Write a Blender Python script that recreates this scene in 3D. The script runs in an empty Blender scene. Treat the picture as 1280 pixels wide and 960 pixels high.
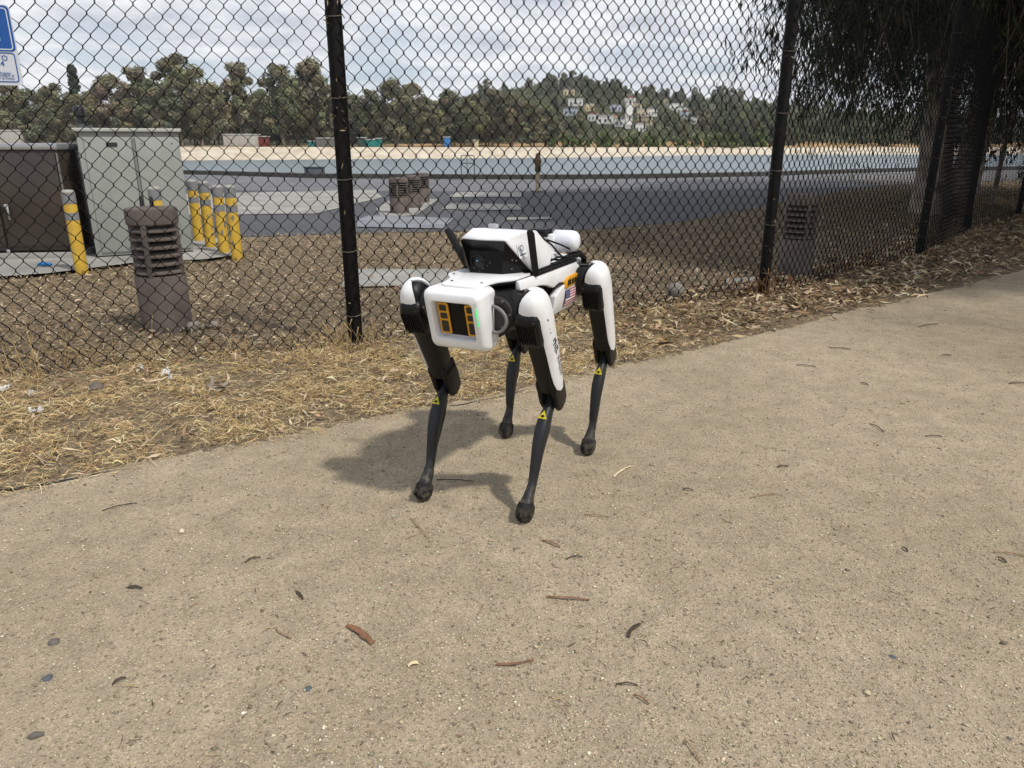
import bpy, bmesh, math, random
import numpy as np
from mathutils import Vector, Matrix
R = math.radians
random.seed(7); RNG = np.random.default_rng(7)
sc = bpy.context.scene
col = sc.collection
# ------------------------------------------------------------------ camera, sky, sun, exposure
CAMH = 1.05; PITCH = 18.1; FPX = 925.0
cam = bpy.data.cameras.new('camera'); camo = bpy.data.objects.new('camera', cam); col.objects.link(camo)
cam.sensor_width = 36; cam.lens = FPX / 1280 * 36; cam.clip_start = 0.02; cam.clip_end = 6000
camo.location = (0, 0, CAMH); camo.rotation_euler = (R(90 - PITCH), 0, 0)
sc.camera = camo
SUN_AZ = 128.0; SUN_EL = 56.5            # azimuth clockwise from +Y
world = bpy.data.worlds.new('World'); sc.world = world; world.use_nodes = True
wn = world.node_tree; wn.nodes.clear()
def N(nt, typ, **kw):
    n = nt.nodes.new(typ)
    for k, v in kw.items():
        if k.startswith('i_'):
            key = k[2:]
            key = int(key) if key.isdigit() else key.replace('_', ' ')
            n.inputs[key].default_value = v
        else: setattr(n, k, v)
    return n
def sky_nodes(nt):
    L = nt.links.new
    out = N(nt, 'ShaderNodeOutputWorld'); bg = N(nt, 'ShaderNodeBackground'); bg.inputs[1].default_value = 0.115
    sky = N(nt, 'ShaderNodeTexSky', sky_type='NISHITA', sun_disc=False)
    sky.sun_elevation = R(SUN_EL); sky.sun_rotation = R(SUN_AZ); sky.air_density = 1.0; sky.dust_density = 1.5
    tc = N(nt, 'ShaderNodeTexCoord'); sep = N(nt, 'ShaderNodeSeparateXYZ'); L(tc.outputs['Generated'], sep.inputs[0])
    zz = N(nt, 'ShaderNodeMath', operation='MAXIMUM', i_1=0.0); L(sep.outputs[2], zz.inputs[0])
    za = N(nt, 'ShaderNodeMath', operation='ADD', i_1=0.16); L(zz.outputs[0], za.inputs[0])
    dv = N(nt, 'ShaderNodeVectorMath', operation='DIVIDE'); L(tc.outputs['Generated'], dv.inputs[0])
    cb = N(nt, 'ShaderNodeCombineXYZ'); 
    for i in range(3): L(za.outputs[0], cb.inputs[i])
    L(cb.outputs[0], dv.inputs[1])
    mp = N(nt, 'ShaderNodeMapping'); mp.inputs['Scale'].default_value = (1.0, 1.0, 0.0); mp.inputs['Location'].default_value = (3.1, 1.7, 0.4)
    L(dv.outputs[0], mp.inputs[0])
    n1 = N(nt, 'ShaderNodeTexNoise', i_Scale=1.5, i_Detail=9.0, i_Roughness=0.58, i_Distortion=0.25); L(mp.outputs[0], n1.inputs['Vector'])
    n2 = N(nt, 'ShaderNodeTexNoise', i_Scale=3.4, i_Detail=8.0, i_Roughness=0.6); L(mp.outputs[0], n2.inputs['Vector'])
    cov = N(nt, 'ShaderNodeMapRange', i_1=0.30, i_2=0.52); L(n1.outputs[0], cov.inputs[0])
    shade = N(nt, 'ShaderNodeValToRGB'); L(n2.outputs[0], shade.inputs[0])
    e = shade.color_ramp.elements; e[0].position = 0.34; e[0].color = (5.3, 5.6, 6.3, 1); e[1].position = 0.64; e[1].color = (8.6, 8.7, 8.9, 1)
    blue = N(nt, 'ShaderNodeMixRGB', blend_type='MIX', i_0=0.45); L(sky.outputs[0], blue.inputs[1]); blue.inputs[2].default_value = (5.8, 6.6, 8.0, 1)
    mx = N(nt, 'ShaderNodeMixRGB', blend_type='MIX'); L(cov.outputs[0], mx.inputs[0]); L(blue.outputs[0], mx.inputs[1]); L(shade.outputs[0], mx.inputs[2])
    L(mx.outputs[0], bg.inputs[0]); L(bg.outputs[0], out.inputs[0])
sky_nodes(wn)
sun = bpy.data.lights.new('sun', 'SUN'); suno = bpy.data.objects.new('sun', sun); col.objects.link(suno)
sun.energy = 3.2; sun.angle = R(3.0); sun.color = (1.0, 0.95, 0.87)
_sd = Vector((math.sin(R(SUN_AZ)) * math.cos(R(SUN_EL)), math.cos(R(SUN_AZ)) * math.cos(R(SUN_EL)), math.sin(R(SUN_EL))))
suno.rotation_euler = _sd.to_track_quat('Z', 'Y').to_euler(); suno.location = (20, -10, 30)
vs = sc.view_settings; vs.view_transform = 'Standard'; vs.look = 'None'; vs.gamma = 1; vs.use_curve_mapping = False; vs.exposure = 0.0
try: sc.cycles.max_bounces = 6; sc.cycles.transparent_max_bounces = 8
except Exception: pass

# ------------------------------------------------------------------ helpers
_s, _c = math.sin(R(PITCH)), math.cos(R(PITCH))
def ray(u, v):
    dy = v - 480
    return Vector((u - 640, FPX * _c - dy * _s, -(FPX * _s + dy * _c)))
def ground(u, v, z=0.0):
    r = ray(u, v); t = (z - CAMH) / r.z; return (r.x * t, r.y * t)
def at(u, v, Y):
    r = ray(u, v); t = Y / r.y; return Vector((r.x * t, Y, CAMH + r.z * t))
def pix(p):
    x, y, z = p[0], p[1], p[2] - CAMH
    d = y * _c - z * _s
    return 640 + FPX * x / d, 480 - FPX * (y * _s + z * _c) / d

MATS = {}
def srgb(r, g, b):
    f = lambda c: (c / 255 / 12.92) if c / 255 <= 0.04045 else ((c / 255 + 0.055) / 1.055) ** 2.4
    return (f(r), f(g), f(b))
def mat(name, c, rough=0.6, metal=0.0, var=0.0, vscale=8.0, c2=None, bump=0.0, bscale=60.0, attr=False, emit=0.0, spec=0.5, coat=0.0, detail=5.0, trans=0.0, alpha=1.0, sub=0.0):
    if name in MATS: return MATS[name]
    m = bpy.data.materials.new(name); m.use_nodes = True; nt = m.node_tree; L = nt.links.new
    b = nt.nodes['Principled BSDF']
    b.inputs['Base Color'].default_value = (*c, 1); b.inputs['Roughness'].default_value = rough; b.inputs['Metallic'].default_value = metal
    b.inputs['Specular IOR Level'].default_value = spec; b.inputs['Coat Weight'].default_value = coat
    b.inputs['Transmission Weight'].default_value = trans
    tc = N(nt, 'ShaderNodeTexCoord')
    src = None
    if attr:
        a = N(nt, 'ShaderNodeAttribute', attribute_name='Col'); src = a.outputs['Color']
    if var > 0 or c2:
        n = N(nt, 'ShaderNodeTexNoise', i_Scale=vscale, i_Detail=detail, i_Roughness=0.6); L(tc.outputs['Object'], n.inputs['Vector'])
        mr = N(nt, 'ShaderNodeMapRange', i_1=0.32, i_2=0.68); L(n.outputs[0], mr.inputs[0])
        mx = N(nt, 'ShaderNodeMixRGB', blend_type='MIX'); L(mr.outputs[0], mx.inputs[0])
        if src is not None:
            L(src, mx.inputs[1]); d = N(nt, 'ShaderNodeMixRGB', blend_type='MULTIPLY', i_0=1.0); L(src, d.inputs[1]); k = 1 - var; d.inputs[2].default_value = (k, k, k, 1); L(d.outputs[0], mx.inputs[2])
        else:
            mx.inputs[1].default_value = (*[x * (1 + var) for x in c], 1); mx.inputs[2].default_value = (*(c2 if c2 else [x * (1 - var) for x in c]), 1)
        src = mx.outputs[0]
    if src is not None: L(src, b.inputs['Base Color'])
    if bump > 0:
        n = N(nt, 'ShaderNodeTexNoise', i_Scale=bscale, i_Detail=6.0, i_Roughness=0.65); L(tc.outputs['Object'], n.inputs['Vector'])
        bp = N(nt, 'ShaderNodeBump', i_Strength=bump, i_Distance=0.01); L(n.outputs[0], bp.inputs['Height']); L(bp.outputs[0], b.inputs['Normal'])
    if emit > 0:
        b.inputs['Emission Color'].default_value = (*c, 1); b.inputs['Emission Strength'].default_value = emit
    MATS[name] = m
    return m

def tag(o, label=None, cat=None, group=None, kind=None):
    if label: o['label'] = label
    if cat: o['category'] = cat
    if group: o['group'] = group
    if kind: o['kind'] = kind
    return o
def link(name, me, m=None, parent=None, loc=(0, 0, 0), rz=0.0):
    o = bpy.data.objects.new(name, me); col.objects.link(o)
    if m is not None:
        for x in (m if isinstance(m, (list, tuple)) else [m]): me.materials.append(x)
    o.location = loc; o.rotation_euler = (0, 0, rz)
    if parent is not None: o.parent = parent
    return o
def empty(name, loc=(0, 0, 0), rz=0.0):
    o = bpy.data.objects.new(name, None); col.objects.link(o); o.location = loc; o.rotation_euler = (0, 0, rz); o.empty_display_size = 0.2
    return o
def npmesh(name, V, F, C=None, smooth=False):
    """V (n,3), F (m,k) int array, optional per-vertex colours (n,3)"""
    me = bpy.data.meshes.new(name); V = np.asarray(V, np.float32); F = np.asarray(F, np.int32)
    me.vertices.add(len(V)); me.vertices.foreach_set('co', V.ravel())
    k = F.shape[1]; me.loops.add(F.size); me.loops.foreach_set('vertex_index', F.ravel())
    me.polygons.add(len(F)); me.polygons.foreach_set('loop_start', np.arange(0, F.size, k, dtype=np.int32))
    try: me.polygons.foreach_set('loop_total', np.full(len(F), k, np.int32))
    except Exception: pass
    if smooth: me.polygons.foreach_set('use_smooth', np.ones(len(F), bool))
    if C is not None:
        a = me.attributes.new('Col', 'FLOAT_COLOR', 'POINT'); a.data.foreach_set('color', np.c_[C, np.ones(len(C))].astype(np.float32).ravel())
    me.update(calc_edges=True); me.validate()
    return me
class MB:
    def __init__(s): s.v = []; s.f = []; s.m = []
    def add(s, vs, fs, mi=0):
        b = len(s.v); s.v += [tuple(p) for p in vs]; s.f += [tuple(i + b for i in f) for f in fs]; s.m += [mi] * len(fs); return s
    def box(s, c, d, rot=None, mi=0):
        pts = [Vector((x * d[0] / 2, y * d[1] / 2, z * d[2] / 2)) for x in (-1, 1) for y in (-1, 1) for z in (-1, 1)]
        if rot is not None: pts = [rot @ p for p in pts]
        c = Vector(c)
        return s.add([p + c for p in pts], [(0, 1, 3, 2), (4, 6, 7, 5), (0, 4, 5, 1), (2, 3, 7, 6), (0, 2, 6, 4), (1, 5, 7, 3)], mi)
    def loft(s, rings, cap=True, mi=0, closed=True):
        n = len(rings[0]); vs = [p for r in rings for p in r]; fs = []
        for i in range(len(rings) - 1):
            for j in range(n if closed else n - 1):
                k = (j + 1) % n; fs.append((i * n + j, i * n + k, (i + 1) * n + k, (i + 1) * n + j))
        if cap: fs += [tuple(range(n - 1, -1, -1)), tuple((len(rings) - 1) * n + j for j in range(n))]
        return s.add(vs, fs, mi)
    def tube(s, path, r, n=8, mi=0):
        path = [Vector(p) for p in path]; rings = []; up = Vector((0.13, 0.21, 1)).normalized()
        for i, p in enumerate(path):
            d = (path[min(i + 1, len(path) - 1)] - path[max(i - 1, 0)]).normalized()
            if abs(d.dot(up)) > 0.97: up = Vector((1, 0.2, 0.1)).normalized()
            x = d.cross(up).normalized(); y = d.cross(x).normalized(); rr = r[i] if isinstance(r, (list, tuple)) else r
            rings.append([p + (x * math.cos(a) + y * math.sin(a)) * rr for a in [2 * math.pi * k / n for k in range(n)]])
        return s.loft(rings, True, mi)
    def prism(s, poly, f0, f1, mi=0):
        """poly: list of 2d; f0/f1 map (a,b)->3d for both ends"""
        n = len(poly); vs = [f0(*p) for p in poly] + [f1(*p) for p in poly]
        fs = [tuple(range(n - 1, -1, -1)), tuple(range(n, 2 * n))] + [(i, (i + 1) % n, n + (i + 1) % n, n + i) for i in range(n)]
        return s.add(vs, fs, mi)
    def mesh(s, name, bevel=0.0, seg=2, smooth=True, angle=38):
        me = bpy.data.meshes.new(name); me.from_pydata(s.v, [], s.f)
        me.polygons.foreach_set('material_index', s.m)
        bm = bmesh.new(); bm.from_mesh(me); bmesh.ops.recalc_face_normals(bm, faces=bm.faces)
        if bevel > 0:
            ed = [e for e in bm.edges if len(e.link_faces) == 2 and e.calc_face_angle(0) > R(30)]
            bmesh.ops.bevel(bm, geom=ed, offset=bevel, segments=seg, profile=0.5, affect='EDGES', clamp_overlap=True)
        bm.to_mesh(me); bm.free()
        if smooth:
            me.polygons.foreach_set('use_smooth', np.ones(len(me.polygons), bool)); me.set_sharp_from_angle(angle=R(angle))
        return me
    def build(s, name, m, parent=None, bevel=0.0, seg=2, smooth=True, angle=38, loc=(0, 0, 0), rz=0):
        return link(name, s.mesh(name, bevel, seg, smooth, angle), m, parent, loc, rz)
def copy_tree(o, parent=None):
    c = o.copy(); col.objects.link(c); c.parent = parent
    for ch in list(o.children): copy_tree(ch, c)
    return c
def text_mesh(name, body, size, m, parent, mtx, extrude=0.0004, align='CENTER'):
    cu = bpy.data.curves.new('txt', 'FONT'); cu.body = body; cu.size = size; cu.extrude = extrude; cu.align_x = align; cu.align_y = 'CENTER'; cu.resolution_u = 2
    t = bpy.data.objects.new('txt', cu); col.objects.link(t)
    dg = bpy.context.evaluated_depsgraph_get(); me = bpy.data.meshes.new_from_object(t.evaluated_get(dg))
    bpy.data.objects.remove(t); bpy.data.curves.remove(cu); me.name = name
    me.transform(mtx); me.materials.clear()
    return link(name, me, m, parent)
def frame(o, x, y):
    x = Vector(x).normalized(); z = x.cross(Vector(y)).normalized(); y = z.cross(x)
    M = Matrix((x, y, z)).transposed().to_4x4(); M.translation = Vector(o); return M
def smoothstep(a, b, x):
    t = np.clip((x - a) / (b - a), 0, 1); return t * t * (3 - 2 * t)

# ------------------------------------------------------------------ terrain
NSH = np.array([(-400, 60), (-60, 42), (-20, 30), (-11.2, 26.6), (-6, 23.6), (0, 22.9), (3, 23.0), (8, 25), (15.7, 29.6), (30, 33), (60, 40), (400, 60)], float)
FSH = np.array([(-1500, 80), (-150, 106), (-50, 118), (-11, 132), (17, 142), (26, 155), (46, 170), (90, 172), (200, 176), (1500, 190)], float)
ysh = lambda x: np.interp(x, NSH[:, 0], NSH[:, 1])
fsh = lambda x: np.interp(x, FSH[:, 0], FSH[:, 1])
HILL = np.array([(-2, 4), (-.65, 7), (-.4, 11), (-.2, 14.5), (.0, 20), (.06, 22.5), (.12, 22), (.18, 20.5), (.26, 17.5), (.36, 13.5), (.5, 11), (2, 8)], float)
WATER_Z = -1.6
def zterr(x, y):
    x = np.asarray(x, float); y = np.asarray(y, float)
    yn = ysh(x); yf = fsh(x); top = np.interp(x, (-60, 60), (.38, -.1))
    z = np.zeros(np.broadcast(x, y).shape)
    z = np.where(y > yn, -2.6 * smoothstep(0, 4.5, y - yn), z)
    bank = -2.6 + (top + 2.6) * np.clip((y - (yf - 4.0)) / 12.0, 0, 1)
    z = np.where(y > yf - 4.0, bank, z)
    H0 = np.interp(x / np.maximum(y, 1), HILL[:, 0], HILL[:, 1])
    hz = H0 * (smoothstep(205, 400, y) + 0.10 * smoothstep(150, 205, y)) + 0.0
    hz = hz * (1 + 0.12 * np.sin(x * .05 + y * .02)) 
    return np.where(y > yf + 8, top + hz * smoothstep(8, 30, y - yf), z)
def build_terrain():
    u = np.linspace(-1, 1, 141); X = np.sinh(u * 6.2) / np.sinh(6.2) * 1500
    segs = []
    rows = []
    for x in X:
        yn, yf = float(ysh(x)), float(fsh(x))
        r = np.r_[[-400, -100, -30, -8, -2], np.linspace(0, yn - .02, 14), np.linspace(yn, yn + 5, 8), np.linspace(yn + 8, yf - 4.2, 10), np.linspace(yf - 4, yf + 8, 10), np.linspace(yf + 8.3, yf + 40, 8), np.linspace(yf + 48, 520, 34), [600, 800, 1500]]
        rows.append(r)
    Y = np.array(rows); n, k = Y.shape; XX = np.repeat(X[:, None], k, 1); Z = zterr(XX, Y)
    V = np.stack([XX, Y, Z], -1).reshape(-1, 3)
    i, j = np.meshgrid(np.arange(n - 1), np.arange(k - 1), indexing='ij'); a = (i * k + j).ravel()
    F = np.stack([a, a + k, a + k + 1, a + 1], 1)
    # materials by band: 0 mulch soil, 1 far bank stone, 2 dry far ground
    me = npmesh('ground', V, F, smooth=True)
    cy = V[F].mean(1); band = np.where(cy[:, 1] > fsh(cy[:, 0]) + 38, 3, np.where(cy[:, 1] > fsh(cy[:, 0]) + 8, 2, np.where(cy[:, 1] > ysh(cy[:, 0]) + 6, 1, 0)))
    me.polygons.foreach_set('material_index', band.astype(np.int32))
    me.update()
    soil = mat('mulch soil', srgb(126, 112, 91), .95, var=.2, vscale=26, c2=srgb(88, 77, 62), bump=.6, bscale=45, detail=9, spec=.2)
    bank = mat('pale bank stone', srgb(196, 187, 170), .9, var=.1, vscale=.5, c2=srgb(172, 158, 138), bump=.4, bscale=1.5, detail=8, spec=.2)
    dry = mat('dry tan earth', srgb(166, 136, 98), .95, var=.15, vscale=.1, c2=srgb(112, 98, 66), spec=.1)
    scrub = mat('hill scrub', srgb(70, 66, 46), .95, var=.2, vscale=.08, c2=srgb(50, 54, 36), spec=.1)
    tag(link('ground', me, [soil, bank, dry, scrub]), kind='structure')
build_terrain()
def sheet(name, poly, z, m, parent=None, kind='structure'):
    me = bpy.data.meshes.new(name); me.from_pydata([(p[0], p[1], z) for p in poly], [], [tuple(range(len(poly)))])
    bm = bmesh.new(); bm.from_mesh(me); bmesh.ops.recalc_face_normals(bm, faces=bm.faces)
    for f in bm.faces:
        if f.normal.z < 0: f.normal_flip()
    bmesh.ops.triangulate(bm, faces=bm.faces); bm.to_mesh(me); bm.free()
    o = link(name, me, m, parent)
    if parent is None: tag(o, kind=kind)
    return o
# water
def water_mat():
    m = bpy.data.materials.new('reservoir water'); m.use_nodes = True; nt = m.node_tree; L = nt.links.new; b = nt.nodes['Principled BSDF']
    b.inputs['Base Color'].default_value = (.17, .205, .22, 1); b.inputs['Roughness'].default_value = .38; b.inputs['IOR'].default_value = 1.33
    tc = N(nt, 'ShaderNodeTexCoord'); mp = N(nt, 'ShaderNodeMapping'); mp.inputs['Scale'].default_value = (.5, 1.3, 1); L(tc.outputs['Object'], mp.inputs[0])
    n = N(nt, 'ShaderNodeTexNoise', i_Scale=1.1, i_Detail=6.0, i_Roughness=.6); L(mp.outputs[0], n.inputs['Vector'])
    bp = N(nt, 'ShaderNodeBump', i_Strength=1.0, i_Distance=.35); L(n.outputs[0], bp.inputs['Height']); L(bp.outputs[0], b.inputs['Normal'])
    return m
sheet('water', [(-1400, 20), (1400, 20), (1400, 195), (-1400, 195)], WATER_Z, water_mat())
# near path of decomposed granite
EDGE_PX = [(-420, 690), (-200, 650), (0, 613), (60, 603), (130, 588), (200, 574), (300, 553), (400, 536), (480, 520), (560, 507), (640, 490), (720, 472), (800, 452), (880, 434), (950, 418), (1010, 404), (1080, 387), (1150, 371), (1220, 353), (1280, 338), (1360, 322), (1440, 309)]
EDGE = [ground(*p) for p in EDGE_PX]
def edge_y(x): return np.interp(x, [p[0] for p in EDGE], [p[1] for p in EDGE])
def path_mat():
    m = bpy.data.materials.new('decomposed granite'); m.use_nodes = True; nt = m.node_tree; L = nt.links.new; b = nt.nodes['Principled BSDF']
    b.inputs['Roughness'].default_value = .93; b.inputs['Specular IOR Level'].default_value = .2
    tc = N(nt, 'ShaderNodeTexCoord')
    def noise(s, d=6, r=.6):
        n = N(nt, 'ShaderNodeTexNoise', i_Scale=s, i_Detail=d, i_Roughness=r); L(tc.outputs['Object'], n.inputs['Vector']); return n
    big = noise(.9, 7, .62); med = noise(9, 6, .65); fine = noise(420, 3, .7); vor = N(nt, 'ShaderNodeTexVoronoi', i_Scale=235); L(tc.outputs['Object'], vor.inputs['Vector'])
    base = N(nt, 'ShaderNodeValToRGB'); L(big.outputs[0], base.inputs[0]); e = base.color_ramp.elements
    e[0].position = .35; e[0].color = (*srgb(152, 139, 118), 1); e[1].position = .66; e[1].color = (*srgb(169, 155, 134), 1)
    mr = N(nt, 'ShaderNodeMapRange', i_1=.34, i_2=.66, i_3=.84, i_4=1.10); L(med.outputs[0], mr.inputs[0])
    m1 = N(nt, 'ShaderNodeVectorMath', operation='SCALE'); L(base.outputs[0], m1.inputs[0]); L(mr.outputs[0], m1.inputs['Scale'])
    sp = N(nt, 'ShaderNodeSeparateColor'); L(vor.outputs['Color'], sp.inputs[0])
    ramp = N(nt, 'ShaderNodeValToRGB'); L(sp.outputs[0], ramp.inputs[0]); ee = ramp.color_ramp.elements
    ee[0].position = 0; ee[0].color = (.68, .66, .63, 1); ee[1].position = 1; ee[1].color = (1.36, 1.34, 1.29, 1)
    k = ramp.color_ramp.elements.new(.16); k.color = (.90, .89, .87, 1); k = ramp.color_ramp.elements.new(.86); k.color = (1.06, 1.06, 1.05, 1)
    m2 = N(nt, 'ShaderNodeVectorMath', operation='MULTIPLY'); L(m1.outputs[0], m2.inputs[0]); L(ramp.outputs[0], m2.inputs[1])
    L(m2.outputs[0], b.inputs['Base Color'])
    ad = N(nt, 'ShaderNodeMath', operation='MULTIPLY_ADD', i_1=.5); L(fine.outputs[0], ad.inputs[0]); L(vor.outputs['Distance'], ad.inputs[2])
    bp = N(nt, 'ShaderNodeBump', i_Strength=.6, i_Distance=.0035); L(ad.outputs[0], bp.inputs['Height'])
    bp2 = N(nt, 'ShaderNodeBump', i_Strength=.5, i_Distance=.02); L(med.outputs[0], bp2.inputs['Height']); L(bp.outputs[0], bp2.inputs['Normal']); L(bp2.outputs[0], b.inputs['Normal'])
    return m
PATH_M = path_mat()
_ep = []
for i in range(len(EDGE) - 1):
    for k in range(12):
        t = k / 12; x = EDGE[i][0] * (1 - t) + EDGE[i + 1][0] * t; y = EDGE[i][1] * (1 - t) + EDGE[i + 1][1] * t
        _ep.append((x, y + random.gauss(0, .012) + .03 * math.sin(x * 5) * math.sin(x * 2.3)))
sheet('path', [(-60, -60), (60, -60), (60, 20), (EDGE[-1][0] + .4, EDGE[-1][1] + .3)] + _ep[::-1] + [(-60, EDGE[0][1] - 8)], .004, PATH_M)
# asphalt lot, lakeside strip, concrete pads behind the fence
asph = mat('asphalt', srgb(60, 61, 65), .85, var=.22, vscale=.55, c2=srgb(78, 78, 80), bump=.3, bscale=120, detail=8)
conc = mat('pale concrete', srgb(150, 148, 142), .85, var=.12, vscale=1.5, c2=srgb(122, 120, 116), bump=.2, bscale=60, detail=8)
conc2 = mat('bluish concrete', srgb(128, 132, 138), .8, var=.1, vscale=2, c2=srgb(108, 110, 116), bump=.2, bscale=60)
shorex = np.linspace(-60, 60, 61)
lot_front = [ground(*p) for p in [(228, 297), (330, 296), (440, 292), (560, 290), (700, 289), (760, 286), (850, 278), (930, 264), (1000, 248), (1060, 238), (1100, 234)]]
lot = [(-40, 12), (-12, 9.6)] + lot_front + [(16, 27.5), (40, 33)] + [(x, float(ysh(x)) - .25) for x in shorex[::-1]] + [(-60, 30)]
sheet('asphalt_lot', lot, .004, asph)
sheet('shore_walk', [(x, float(ysh(x)) - 6.0 - .05 * abs(x)) for x in shorex[8:-6]] + [(x, float(ysh(x)) - .3) for x in shorex[8:-6][::-1]], .008, mat('worn grey asphalt', srgb(104, 104, 106), .85, var=.1, vscale=.6, c2=srgb(92, 92, 95), bump=.2, bscale=80))
for pp in [[(228, 243), (470, 238), (480, 247), (395, 268), (228, 270)], [(470, 262), (492, 248), (548, 250), (520, 270), (478, 273)], [(447, 276), (462, 270), (568, 274), (553, 287), (446, 285)], [(552, 262), (564, 255), (650, 256), (652, 263), (600, 264)], [(560, 247), (570, 241), (652, 241), (652, 247)], [(430, 338), (562, 338), (576, 357), (428, 361)], [(906, 350), (968, 347), (968, 361), (908, 364)], [(635, 273), (690, 272), (690, 275), (632, 276)]]:
    g = [ground(*p) for p in pp]
    sheet('concrete_slab', g, .014 if pp[0][0] not in (447,) else .016, conc2 if pp[0][0] == 447 else conc)
pad = [ground(*p) for p in [(-120, 352), (0, 350), (60, 346), (170, 332), (255, 328), (305, 321), (296, 316), (262, 312)]] + [(-3.2, 8.4), (-7, 8.4)]
sheet('equipment_pad', pad, .03, conc)
# low dark kerb at the water's edge
mb = MB(); kx = np.linspace(-70, 80, 76)
mb.loft([[(x, float(ysh(x)) - .26, .0), (x, float(ysh(x)) - .24, .13), (x, float(ysh(x)) + .0, .14), (x, float(ysh(x)) + .1, -.3)] for x in kx], True)
tag(mb.build('shore_kerb', mat('dark kerb', srgb(62, 59, 56), .9, var=.2, vscale=1.5, bump=.3, bscale=10)), kind='structure')
# ------------------------------------------------------------------ chain link fence
FP = [(-3.70, 2.87), (-.846, 3.88), (1.80, 5.25), (3.94, 7.2), (5.78, 9.58), (7.7, 11.5), (10.3, 13.4)]
FH = 2.22
fence = empty('chain_link_fence', (FP[1][0], FP[1][1], 0)); tag(fence, 'black vinyl chain link fence between the path and the reservoir', 'fence')
FO = Vector((FP[1][0], FP[1][1], 0))
blackwire = mat('black vinyl wire', (.004, .004, .0045), .55, spec=.12)
def post_mat():
    m = mat('dusty black post', (.004, .004, .004), .6, var=.3, vscale=14, c2=(.009, .008, .007), bump=.1, bscale=30, spec=.12)
    return m
for i, (x, y) in enumerate(FP):
    mb = MB(); n = 16; rr = .039
    zs = [-.05, FH + .02, FH + .045, FH + .055]; rs = [rr, rr, rr * .8, rr * .3]
    mb.loft([[(x - FO.x + r * math.cos(a), y - FO.y + r * math.sin(a), z) for a in [2 * math.pi * k / n for k in range(n)]] for z, r in zip(zs, rs)])
    po = mb.build('post', post_mat(), fence)
    if 0 < i < 5:
        for k in range(6):                                    # tie wires round the post
            z = .18 + k * .36 + random.uniform(-.03, .03); tb = MB()
            pts = [(x - FO.x + (rr + .004) * math.cos(a), y - FO.y + (rr + .004) * math.sin(a), z + .012 * math.sin(a)) for a in np.linspace(0, 2 * math.pi, 15)]
            pts += [(pts[-1][0] + random.uniform(-.02, .02), pts[-1][1] - .02, z + random.uniform(-.02, .03))]
            tb.tube(pts, .0026, 5); tb.build('tie_wire', mat('tie wire', (.10, .085, .065), .6, .2), po)
        tb = MB()
        for k in range(26):                                   # dry leaf bits and webs caught on the post
            z = random.uniform(.1, 1.7); a = random.uniform(-2.8, -.3); r0 = rr + .004
            p = Vector((x - FO.x + r0 * math.cos(a), y - FO.y + r0 * math.sin(a), z)); l = random.uniform(.012, .045)
            d = Vector((random.gauss(0, 1), random.gauss(0, .5), random.gauss(0, 1))).normalized() * l; w = Vector((random.gauss(0, 1), -.5, random.gauss(0, 1))).normalized() * .004
            tb.add([p - d / 2, p + w, p + d / 2, p - w], [(0, 1, 2, 3)])
        tag(tb.build('caught_debris', mat('dry debris', srgb(150, 128, 98), .9), po, smooth=False), kind='stuff')
MW, MH, WR = .074, .0888, .0027
def mesh_panel(a, b):
    a = Vector((*a, 0)); b = Vector((*b, 0)); d = (b - a); Ln = d.length; d.normalize(); nrm = Vector((d.y, -d.x, 0))
    s = MW / 2; nw = int(Ln / s); s = Ln / nw; hz = MH / 2; K = int(FH / hz)
    i = np.arange(nw)[:, None]; kk = np.arange(2 * K + 2)[None, :]; k = kk // 2; K = 2 * K + 1
    ph = (k + i) % 2
    u = i * s + s * ph + np.where(ph == 1, .3, -.3) * WR
    z = .02 + k * hz + np.where(kk % 2 == 1, .0048, -.0048) + 0 * i
    ud = u / Ln
    bulge = .018 * np.sin(np.pi * ud) * np.sin(2.2 * z + 3 * ud) + .012 * np.sin(9 * ud + 2 * z)
    bulge = bulge + np.where(z < .3, (.3 - z) * .10 * np.sin(5.0 * ud + a.x), 0)
    z = z + .012 * np.sin(7 * ud + a.x * 3) + .004 * np.sin(31 * ud)
    u = u + .004 * np.sin(3 * z + 6 * ud)
    w = .04 + bulge + np.where(ph == 1, 1, -1) * WR * .9
    P = np.stack([a.x + d.x * u + nrm.x * w, a.y + d.y * u + nrm.y * w, z], -1) - np.array([FO.x, FO.y, 0])   # nw,K+1,3
    # ring of 4 round a vertical-ish centre line: offsets along d, nrm
    dn = np.array(d); nn = np.array(nrm); slope = np.where(ph == 1, 1, -1)
    ring = []
    for q in range(4):
        an = math.pi / 4 + q * math.pi / 2
        ring.append(P + WR * 1.18 * (math.cos(an) * dn + math.sin(an) * nn))
    V = np.stack(ring, 2).reshape(-1, 3)
    idx = np.arange(nw * (K + 1)).reshape(nw, K + 1)[:, :-1].ravel() * 4
    F = np.concatenate([np.stack([idx + q, idx + (q + 1) % 4, idx + 4 + (q + 1) % 4, idx + 4 + q], 1) for q in range(4)])
    me = npmesh('wire_mesh', V, F, smooth=True)
    link('wire_mesh', me, blackwire, fence)
    tb = MB(); tb.tube([a - FO + d * (Ln * t) + nrm * .04 + Vector((0, 0, FH - .01 + .01 * math.sin(9 * t))) for t in np.linspace(0, 1, 9)], .005, 6); tb.build('tension_wire', blackwire, fence)
for i in range(len(FP) - 1): mesh_panel(FP[i], FP[i + 1])

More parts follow.
